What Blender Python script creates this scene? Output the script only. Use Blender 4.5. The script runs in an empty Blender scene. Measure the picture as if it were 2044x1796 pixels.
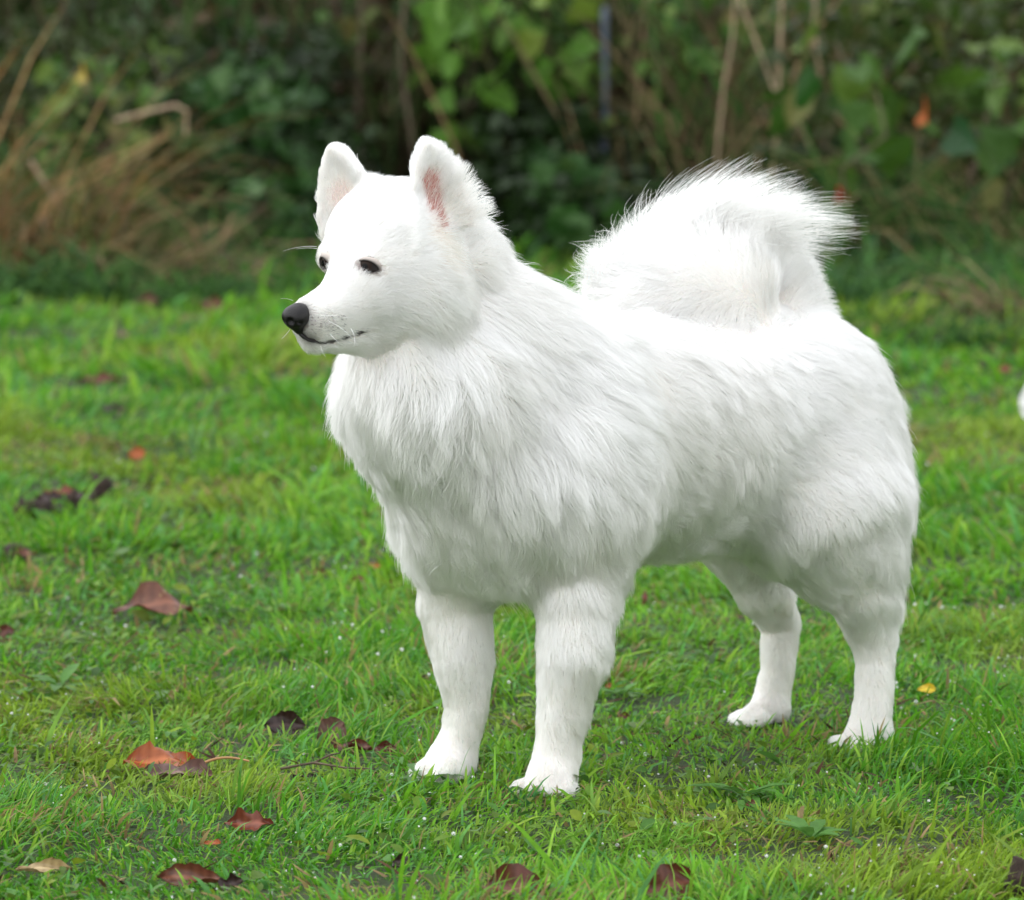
import bpy, bmesh, math, random
import numpy as np
from mathutils import Vector, Matrix, kdtree
from mathutils import noise as mnoise
R = math.radians
rng = np.random.default_rng(7)
random.seed(7)
scene = bpy.context.scene
COL = scene.collection

# ------------------------------------------------------------------ camera
CAM = Vector((0.0, -6.0, 1.0))
PITCH = R(6.75)
FOCAL = 232.0
cam_data = bpy.data.cameras.new('camera')
cam_data.lens = FOCAL; cam_data.sensor_width = 36.0; cam_data.sensor_fit = 'HORIZONTAL'
cam_data.clip_end = 500.0; cam_data.clip_start = 0.1
cam_data.dof.use_dof = True
cam_data.dof.focus_distance = 5.80
cam_data.dof.aperture_fstop = 10.5
cam = bpy.data.objects.new('camera', cam_data)
cam.location = CAM; cam.rotation_euler = (R(90) - PITCH, 0, 0)
COL.objects.link(cam); scene.camera = cam

# ------------------------------------------------------------------ world, sun, exposure
world = bpy.data.worlds.new('World'); scene.world = world; world.use_nodes = True
SUN_EL, SUN_AZ = R(62), R(-85)      # azimuth measured from +Y towards +X
wn, wl = world.node_tree.nodes, world.node_tree.links
wn.clear()
sky = wn.new('ShaderNodeTexSky'); sky.sky_type = 'NISHITA'; sky.sun_disc = False
sky.sun_elevation = SUN_EL; sky.sun_rotation = SUN_AZ; sky.air_density = 2.2; sky.dust_density = 0.3
hs = wn.new('ShaderNodeHueSaturation'); hs.inputs['Saturation'].default_value = 0.14
bg = wn.new('ShaderNodeBackground'); bg.inputs['Strength'].default_value = 0.15
wo = wn.new('ShaderNodeOutputWorld')
wl.new(sky.outputs[0], hs.inputs['Color']); wl.new(hs.outputs[0], bg.inputs['Color']); wl.new(bg.outputs[0], wo.inputs['Surface'])
sun_d = bpy.data.lights.new('sun', 'SUN'); sun_d.energy = 0.5; sun_d.angle = R(100); sun_d.color = (1.0, 0.97, 0.92)
sun = bpy.data.objects.new('sun', sun_d); COL.objects.link(sun)
sun.rotation_euler = Vector((math.sin(SUN_AZ)*math.cos(SUN_EL), math.cos(SUN_AZ)*math.cos(SUN_EL), math.sin(SUN_EL))).to_track_quat('Z', 'Y').to_euler()
sun.location = (0, 0, 6)
vs = scene.view_settings
vs.view_transform = 'Standard'; vs.look = 'None'; vs.gamma = 1.0; vs.exposure = 1.03; vs.use_curve_mapping = False
cy = scene.cycles
cy.max_bounces = 12; cy.diffuse_bounces = 6; cy.glossy_bounces = 8; cy.transmission_bounces = 12; cy.transparent_max_bounces = 8
cy.sample_clamp_indirect = 6.0
scene.cycles_curves.shape = 'RIBBONS'

# ------------------------------------------------------------------ helpers
FPX = 2044 * FOCAL / 36.0           # focal length in pixels of a 2044 wide picture
cp, sp = math.cos(PITCH), math.sin(PITCH)
def ray(px, py):
    a, b = (px - 1022) / FPX, -(py - 898) / FPX
    return Vector((a, cp + b*sp, -sp + b*cp))
def at(px, py, Y):
    r = ray(px, py); t = (Y - CAM.y) / r.y
    return CAM + r*t
def ground(px, py, z=0.0):
    r = ray(px, py); t = (z - CAM.z) / r.z
    return CAM + r*t
def mpp(Y):                          # metres per pixel at depth Y
    return (Y - CAM.y) / FPX
def tag(o, label=None, cat=None, group=None, kind=None):
    if label: o['label'] = label
    if cat: o['category'] = cat
    if group: o['group'] = group
    if kind: o['kind'] = kind
    return o
def empty(name, loc=(0, 0, 0), rz=0.0):
    o = bpy.data.objects.new(name, None); o.location = loc; o.rotation_euler = (0, 0, rz)
    o.empty_display_size = 0.05
    COL.objects.link(o); return o
def link(name, me, mat=None, parent=None):
    o = bpy.data.objects.new(name, me); COL.objects.link(o)
    if mat is not None and not me.materials: me.materials.append(mat)
    if parent is not None: o.parent = parent
    return o
def mesh_np(name, V, F, nf, smooth=True):
    """V (n,3), F (m,nf) index array"""
    me = bpy.data.meshes.new(name)
    V = np.asarray(V, np.float32); F = np.asarray(F, np.int32)
    me.vertices.add(len(V)); me.vertices.foreach_set('co', V.ravel())
    me.loops.add(F.size); me.loops.foreach_set('vertex_index', F.ravel())
    me.polygons.add(len(F))
    me.polygons.foreach_set('loop_start', np.arange(0, F.size, nf, dtype=np.int32))
    me.polygons.foreach_set('loop_total', np.full(len(F), nf, np.int32))
    if smooth: me.polygons.foreach_set('use_smooth', np.ones(len(F), bool))
    me.update(calc_edges=True)
    return me
def set_col(me, C, name='tint'):
    a = me.attributes.new(name, 'FLOAT_COLOR', 'POINT')
    C = np.asarray(C, np.float32)
    if C.shape[1] == 3: C = np.concatenate([C, np.ones((len(C), 1), np.float32)], 1)
    a.data.foreach_set('color', C.ravel())
def nn(v):
    return v / np.maximum(np.linalg.norm(v, axis=-1, keepdims=True), 1e-9)

class Mat:
    def __init__(s, name):
        s.m = bpy.data.materials.new(name); s.m.use_nodes = True
        s.t = s.m.node_tree; s.N = s.t.nodes; s.L = s.t.links
        s.N.clear(); s.out = s.N.new('ShaderNodeOutputMaterial')
    def new(s, kind, **kw):
        n = s.N.new(kind)
        for k, v in kw.items(): setattr(n, k, v)
        return n
    def principled(s, col=(.5,.5,.5), rough=.6, **inp):
        b = s.N.new('ShaderNodeBsdfPrincipled')
        b.inputs['Base Color'].default_value = (*col, 1); b.inputs['Roughness'].default_value = rough
        for k, v in inp.items(): b.inputs[k.replace('_', ' ')].default_value = v
        return b
    def attr(s, name='tint'):
        a = s.N.new('ShaderNodeAttribute'); a.attribute_name = name; return a
    def noise(s, scale, detail=4, rough=.6, obj=True):
        n = s.N.new('ShaderNodeTexNoise'); n.inputs['Scale'].default_value = scale
        n.inputs['Detail'].default_value = detail; n.inputs['Roughness'].default_value = rough
        tc = s.N.new('ShaderNodeTexCoord'); s.L.new(tc.outputs['Object'], n.inputs['Vector'])
        return n
    def ramp(s, stops, src):
        r = s.N.new('ShaderNodeValToRGB'); e = r.color_ramp.elements
        e[0].position, e[0].color = stops[0][0], (*stops[0][1], 1)
        e[1].position, e[1].color = stops[-1][0], (*stops[-1][1], 1)
        for p, c in stops[1:-1]:
            q = e.new(p); q.color = (*c, 1)
        s.L.new(src, r.inputs[0]); return r
    def mix(s, fac, a, b, blend='MIX'):
        m = s.N.new('ShaderNodeMix'); m.data_type = 'RGBA'; m.blend_type = blend
        for val, i in ((fac, 0), (a, 6), (b, 7)):
            if isinstance(val, (int, float)): m.inputs[i].default_value = val
            elif isinstance(val, tuple): m.inputs[i].default_value = (*val, 1)
            else: s.L.new(val, m.inputs[i])
        return m.outputs[2]
    def bump(s, src, strength, dist, to):
        b = s.N.new('ShaderNodeBump'); b.inputs['Strength'].default_value = strength; b.inputs['Distance'].default_value = dist
        s.L.new(src, b.inputs['Height']); s.L.new(b.outputs[0], to.inputs['Normal'])
    def done(s, shader):
        s.L.new(shader.outputs[0] if hasattr(shader, 'outputs') else shader, s.out.inputs['Surface']); return s.m
def leafy(name, rough=.45, trans=.35, spec=.5, scale=60, var=.35):
    """leaf material: colour comes from the point attribute 'tint', fine noise on top, light passes through"""
    k = Mat(name); a = k.attr(); n = k.noise(scale)
    r = k.ramp([(.3, (1-var,)*3), (.7, (1+var*.6,)*3)], n.outputs['Fac'])
    c = k.mix(1.0, a.outputs['Color'], r.outputs[0], 'MULTIPLY')
    b = k.principled(rough=rough, Specular_IOR_Level=spec); k.L.new(c, b.inputs['Base Color'])
    t = k.new('ShaderNodeBsdfTranslucent'); k.L.new(c, t.inputs['Color'])
    m = k.new('ShaderNodeMixShader'); m.inputs[0].default_value = trans
    k.L.new(b.outputs[0], m.inputs[1]); k.L.new(t.outputs[0], m.inputs[2])
    return k.done(m)
# ------------------------------------------------------------------ dog: body as one smooth surface
class Field:
    def __init__(s, lo, hi, h):
        s.h = h; s.lo = np.array(lo, np.float32); s.n = np.ceil((np.array(hi) - s.lo)/h).astype(int) + 1
        s.F = np.full(s.n, .05, np.float32)
    def box(s, lo, hi):
        a = np.clip(np.floor((lo - s.lo)/s.h).astype(int), 0, s.n); b = np.clip(np.ceil((hi - s.lo)/s.h).astype(int) + 1, 0, s.n)
        g = [s.lo[i] + s.h*np.arange(a[i], b[i], dtype=np.float32) for i in range(3)]
        sl = tuple(slice(a[i], b[i]) for i in range(3))
        return sl, g[0][:, None, None], g[1][None, :, None], g[2][None, None, :]
    def blend(s, sl, d, k):
        o = s.F[sl]
        hh = np.clip(.5 + .5*(o - d)/k, 0, 1)
        s.F[sl] = o*(1 - hh) + d*hh - k*hh*(1 - hh)
    def cone(s, a, ra, b, rb, k=.02):
        a = np.array(a, np.float32); b = np.array(b, np.float32); m = max(ra, rb) + .05
        sl, X, Y, Z = s.box(np.minimum(a, b) - m, np.maximum(a, b) + m)
        ab = b - a; L2 = max(float(ab @ ab), 1e-10)
        t = np.clip(((X - a[0])*ab[0] + (Y - a[1])*ab[1] + (Z - a[2])*ab[2])/L2, 0, 1)
        d = np.sqrt((X - a[0] - t*ab[0])**2 + (Y - a[1] - t*ab[1])**2 + (Z - a[2] - t*ab[2])**2) - (ra + (rb - ra)*t)
        s.blend(sl, d, k)
    def ear(s, base, tip, wdir, W, T, cup, k=.008):
        base = np.array(base, np.float32); tip = np.array(tip, np.float32)
        u = tip - base; H = float(np.linalg.norm(u)); u = u/H
        w = np.array(wdir, np.float32); w -= u*(w @ u); w /= np.linalg.norm(w); q = np.cross(u, w)   # q = thickness direction (out of the opening)
        sl, X, Y, Z = s.box(np.minimum(base, tip) - .06, np.maximum(base, tip) + .06)
        dx, dy, dz = X - base[0], Y - base[1], Z - base[2]
        U = dx*u[0] + dy*u[1] + dz*u[2]; V = dx*w[0] + dy*w[1] + dz*w[2]; Q = dx*q[0] + dy*q[1] + dz*q[2]
        hh = np.clip(U/H, -.2, 1.0)
        Wh = W*np.clip(1 - np.maximum(hh, 0)**1.45, 0.0, 1)**.70 + .0015
        Qs = Q - cup*(V/W)**2*W*(1 - .3*hh)
        r = np.sqrt((V/Wh)**2 + (Qs/T)**2) - 1
        d = np.maximum(r*T*.8, np.maximum(U - H, -U - .2*H))
        s.blend(sl, d, k)
        return base, u, w, q, H, W
    def nets(s):
        F = s.F; n = F.shape
        ins = F < 0
        c = np.zeros((n[0]-1, n[1]-1, n[2]-1), np.uint8)
        for i in (0, 1):
            for j in (0, 1):
                for k in (0, 1):
                    c += ins[i:n[0]-1+i, j:n[1]-1+j, k:n[2]-1+k]
        cells = np.argwhere((c > 0) & (c < 8))
        idx = -np.ones(c.shape, np.int64); idx[tuple(cells.T)] = np.arange(len(cells))
        acc = np.zeros((len(cells), 3)); cnt = np.zeros(len(cells))
        cor = [(i, j, k) for i in (0, 1) for j in (0, 1) for k in (0, 1)]
        for p in cor:
            for ax in range(3):
                if p[ax]: continue
                q = list(p); q[ax] = 1
                fa = F[tuple((cells + p).T)]; fb = F[tuple((cells + q).T)]
                m = (fa < 0) != (fb < 0)
                t = np.where(m, fa/np.where(m, fa - fb, 1), 0)
                pos = np.array(p, float)[None].repeat(len(cells), 0); pos[:, ax] += t
                acc[m] += pos[m]; cnt[m] += 1
        V = (cells + acc/cnt[:, None])*s.h + s.lo
        faces = []
        for ax in range(3):
            u, v = (ax + 1) % 3, (ax + 2) % 3
            sa = [slice(None)]*3; sb = [slice(None)]*3; sa[ax] = slice(0, -1); sb[ax] = slice(1, None)
            A, B = ins[tuple(sa)], ins[tuple(sb)]
            e = np.argwhere(A != B); e = e[(e[:, u] > 0) & (e[:, v] > 0) & (e[:, u] < n[u]-1) & (e[:, v] < n[v]-1)]
            flip = A[tuple(e.T)]
            du = np.zeros(3, int); du[u] = 1; dv = np.zeros(3, int); dv[v] = 1
            q = [idx[tuple((e - du - dv).T)], idx[tuple((e - dv).T)], idx[tuple(e.T)], idx[tuple((e - du).T)]]
            q = np.stack(q, 1); q[~flip] = q[~flip][:, ::-1]
            faces.append(q)
        return V, np.concatenate(faces)

FUR = {}
fld = Field((-.26, -.42, -.01), (.46, .44, .70), .0029)
def P(px, py, Y): return np.array(at(px, py, Y))
def body(chain, inset=0, k=.02):
    """chain of (px, py, Y, radius px) -> tapered segments joined smoothly"""
    pts = [(P(a, b, Y), max((r - inset), 3)*mpp(Y)) for a, b, Y, r in chain]
    if len(pts) == 1: pts = pts*2
    A = np.array([p for p, r in pts]); m = max(r for p, r in pts) + .05
    sl, X, Y, Z = fld.box(A.min(0) - m, A.max(0) + m)
    D = None
    for (a, ra), (b, rb) in zip(pts, pts[1:]):
        ab = b - a; L2 = max(float(ab @ ab), 1e-10)
        t = np.clip(((X - a[0])*ab[0] + (Y - a[1])*ab[1] + (Z - a[2])*ab[2])/L2, 0, 1)
        d = np.sqrt((X - a[0] - t*ab[0])**2 + (Y - a[1] - t*ab[1])**2 + (Z - a[2] - t*ab[2])**2) - (ra + (rb - ra)*t)
        D = d if D is None else np.minimum(D, d)
    fld.blend(sl, D, k)

# trunk
body([(1120, 878, -.06, 254), (1350, 868, .05, 249), (1545, 858, .13, 240)], 24, .03)
body([(1572, 828, .15, 214)], 20, .03)
body([(1632, 960, .13, 158)], 18, .05)
body([(985, 945, -.13, 222)], 24, .04)
body([(885, 800, -.165, 198)], 22, .04)
body([(828, 745, -.185, 152)], 18, .04)
body([(890, 566, -.14, 128), (1036, 775, -.085, 226)], 26, .04)
body([(872, 452, -.165, 76), (902, 502, -.15, 76)], 14, .03)
body([(1120, 955, -.12, 172)], 18, .04)
body([(1135, 1030, -.125, 124), (1000, 1060, -.125, 120), (915, 1050, -.11, 112)], 16, .04)
# skull, face, muzzle, jaw
body([(787, 494, -.195, 127)], 5, .02)
body([(752, 478, -.187, 94)], 5, .02)
body([(775, 528, -.213, 97), (712, 558, -.243, 57)], 3, .02)
body([(712, 600, -.240, 68), (624, 635, -.276, 44)], 2, .015)
body([(735, 652, -.232, 48), (626, 671, -.270, 29)], 2, .010)
body([(835, 590, -.215, 98)], 8, .03)
body([(762, 580, -.155, 85)], 8, .03)
body([(664, 514, -.214, 22)], 2, .02)      # far brow
# ears
EAR_N = fld.ear(P(866, 432, -.205), P(849, 279, -.215), P(930, 425, -.185) - P(800, 400, -.225), .0315, .0055, -.45)
EAR_F = fld.ear(P(716, 432, -.165), P(662, 290, -.160), P(750, 400, -.180) - P(640, 400, -.150), .0345, .0055, -.45)
# hind legs
body([(1690, 1050, .095, 112), (1702, 1090, .09, 88)], 14, .04)
body([(1640, 1035, .085, 164), (1716, 1185, .085, 64)], 16, .05)
body([(1716, 1185, .085, 60), (1740, 1268, .095, 47), (1746, 1310, .095, 40), (1745, 1380, .09, 39), (1735, 1465, .085, 45)], 4, .012)
body([(1736, 1468, .085, 42), (1696, 1486, .065, 26)], 3, .010)
body([(1480, 1045, .21, 116), (1524, 1172, .215, 58)], 8, .03)
body([(1524, 1172, .215, 54), (1557, 1240, .235, 39), (1553, 1330, .235, 34), (1537, 1408, .235, 36)], 3, .012)
body([(1540, 1412, .232, 33), (1497, 1432, .205, 21)], 2, .010)
# front legs
body([(1138, 1090, -.115, 84), (1146, 1200, -.145, 79), (1143, 1300, -.155, 71), (1126, 1400, -.155, 54), (1116, 1455, -.155, 48), (1110, 1510, -.155, 50), (1101, 1556, -.158, 49)], 6, .035)
body([(1100, 1556, -.165, 48), (1090, 1572, -.180, 40)], 3, .010)
body([(930, 1120, -.095, 80), (908, 1200, -.095, 75), (922, 1300, -.10, 62), (931, 1400, -.10, 46), (924, 1450, -.10, 43), (905, 1510, -.10, 44)], 5, .035)
body([(903, 1515, -.10, 42), (856, 1537, -.115, 27)], 3, .010)
body([(905, 1515, -.10, 36), (900, 1534, -.125, 30)], 3, .010)
# toes on every paw
def toes(cx, cy, Y, r, fx, fy, spread, n=4):
    """toe knuckles fanned on the front edge; (fx, fy) forward in metres on the ground"""
    c = P(cx, cy, Y); f = np.array((fx, fy, 0)); f /= np.linalg.norm(f); l = np.array((-f[1], f[0], 0))
    for i in range(n):
        a = (i - (n-1)/2)/((n-1)/2)
        p0 = c + l*a*spread; p1 = p0 + f*(.016 - .004*a*a) + l*a*.003; p1[2] = r*mpp(Y)*.75
        fld.cone(p0, r*mpp(Y), p1, r*mpp(Y)*.92, .0035)
toes(1094, 1570, -.175, 18, -.35, -.8, .019)
toes(876, 1539, -.108, 17, -.9, -.4, .016)
toes(1715, 1484, .072, 16, -.9, -.45, .014)
toes(1508, 1430, .212, 15, -.9, -.45, .013)
# tail core, curled up and forward over the back
TAIL = [(1585, 690, .17, 60), (1590, 620, .175, 66), (1556, 556, .165, 62), (1488, 508, .14, 66), (1405, 502, .115, 68), (1328, 535, .09, 60), (1275, 585, .075, 48)]
body(TAIL, 24, .02)
body([(1470, 592, .12, 84), (1380, 594, .10, 86), (1300, 610, .085, 56)], 12, .03)
body([(1430, 600, .10, 80), (1270, 610, .06, 62)], 8, .04)

V, Fq = fld.nets()
# light smoothing
E = np.concatenate([Fq[:, [0, 1]], Fq[:, [1, 2]], Fq[:, [2, 3]], Fq[:, [3, 0]]])
for it in range(2):
    s = np.zeros_like(V); c = np.zeros(len(V))
    for a_, b_ in ((0, 1), (1, 0)):
        for ax in range(3): s[:, ax] += np.bincount(E[:, a_], V[E[:, b_], ax], len(V))
        c += np.bincount(E[:, a_], minlength=len(V))
    V = .5*V + .5*s/np.maximum(c, 1)[:, None]
V[:, 2] = np.maximum(V[:, 2], .003)
# ------------------------------------------------------------------ surface normals, paint, dog objects
def vnormals(V, F):
    n = np.cross(V[F[:, 2]] - V[F[:, 0]], V[F[:, 3]] - V[F[:, 1]])
    o = np.zeros_like(V)
    for c in range(4):
        for ax in range(3): o[:, ax] += np.bincount(F[:, c], n[:, ax], len(V))
    return nn(o)
VN = vnormals(V, Fq)
def ear_mask(V, N, ear, lo=.02, hi=.62, wide=.62, shift=0):
    b, u, w, q, H, W = ear
    d = V - b; U = (d @ u)/H; X = (d @ w)/W + (shift if shift else 0)
    m = (U > lo - .12) & (U < hi) & (np.abs(X) < wide) & ((N @ q) < -.15) & (np.abs(d @ q) < .03)
    s = np.clip(1 - np.abs(X)/wide, 0, 1)*np.clip((hi - U)/.25, 0, 1)*2.2
    return np.where(m, np.clip(s, 0, 1), 0)
def blob(V, px, py, Y, r):
    return np.clip(1.3 - np.linalg.norm(V - P(px, py, Y), axis=1)/(r*mpp(Y)), 0, 1)
def surface_at(px, py):
    """first point of the dog's surface met by the ray through that pixel"""
    r = np.array(ray(px, py).normalized()); o = np.array(CAM)
    d = V - o; t = d @ r;  off = np.linalg.norm(d - t[:, None]*r, axis=1)
    c = off < .0032
    if not c.any(): c = off < off.min()*1.5
    i = np.where(c)[0]; j = i[np.argmin(t[i])]
    return V[j], VN[j]
skin = np.tile(np.array((.80, .76, .72)), (len(V), 1))
ear_p = np.clip(ear_mask(V, VN, EAR_N, .0, .72, .46, .12), 0, 1)
ear_f = np.clip(ear_mask(V, VN, EAR_F, .0, .6, .5, .1), 0, 1)
ear_in = np.maximum(ear_p, ear_f)
def lay(mask, col):
    global skin
    skin = skin*(1 - mask[:, None]) + np.array(col)*mask[:, None]
lay(ear_p*.9, (.46, .20, .17)); lay(ear_f*.6, (.66, .48, .44))
eyeN, eyeNn = surface_at(731, 530)
eyeF, eyeFn = surface_at(644, 530)
lay(np.clip(1.25 - np.linalg.norm((V - eyeN)*np.array((1, 1, 1.5)), axis=1)/.0125, 0, 1), (.10, .08, .08))
lay(np.clip(1.25 - np.linalg.norm(V - eyeF, axis=1)/.0085, 0, 1), (.10, .08, .08))
LIP = [(592, 664), (608, 680), (632, 688), (660, 686), (690, 678), (715, 669), (740, 659)]
lipP = []
for a_, b_ in zip(LIP, LIP[1:]):
    for t_ in np.linspace(0, 1, 6, endpoint=False):
        lipP.append(surface_at(a_[0] + (b_[0]-a_[0])*t_, a_[1] + (b_[1]-a_[1])*t_)[0])
lipP = np.array(lipP)
lipD = np.min(np.linalg.norm(V[:, None, :] - lipP[None], axis=2), axis=1) if len(V)*len(lipP) < 2e7 else None
if lipD is None:
    lipD = np.full(len(V), 1.0)
    for p_ in lipP: lipD = np.minimum(lipD, np.linalg.norm(V - p_, axis=1))
lay(np.clip(1.6 - lipD/.0030, 0, 1), (.03, .028, .03))
noseC = P(589, 635, -.290)
lay(blob(V, 606, 668, -.285, 26)*.55, (.16, .14, .15)); lay(blob(V, 632, 690, -.285, 20)*.4, (.20, .17, .17)); lay(blob(V, 718, 538, -.262, 16)*.45, (.35, .28, .27))
lay(np.clip(1.5 - np.linalg.norm(V - noseC, axis=1)/.016, 0, 1), (.06, .05, .055))

dog = empty('dog', tuple(ground(1300, 1530)))
dog_loc = np.array(dog.location)
tag(dog, 'fluffy white spitz dog standing on the lawn, facing left, tail curled over its back', 'dog')
bme = mesh_np('dog_body', V - dog_loc, Fq, 4)
set_col(bme, skin)
k = Mat('dog_skin'); a = k.attr(); n = k.noise(240)
b = k.principled(rough=.75, Specular_IOR_Level=.25, Subsurface_Weight=.15, Subsurface_Scale=.004)
k.L.new(k.mix(.12, a.outputs['Color'], n.outputs['Color'], 'MULTIPLY'), b.inputs['Base Color']); k.bump(n.outputs['Fac'], .3, .0006, b)
k.done(b)
link('body', bme, k.m, dog)

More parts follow.
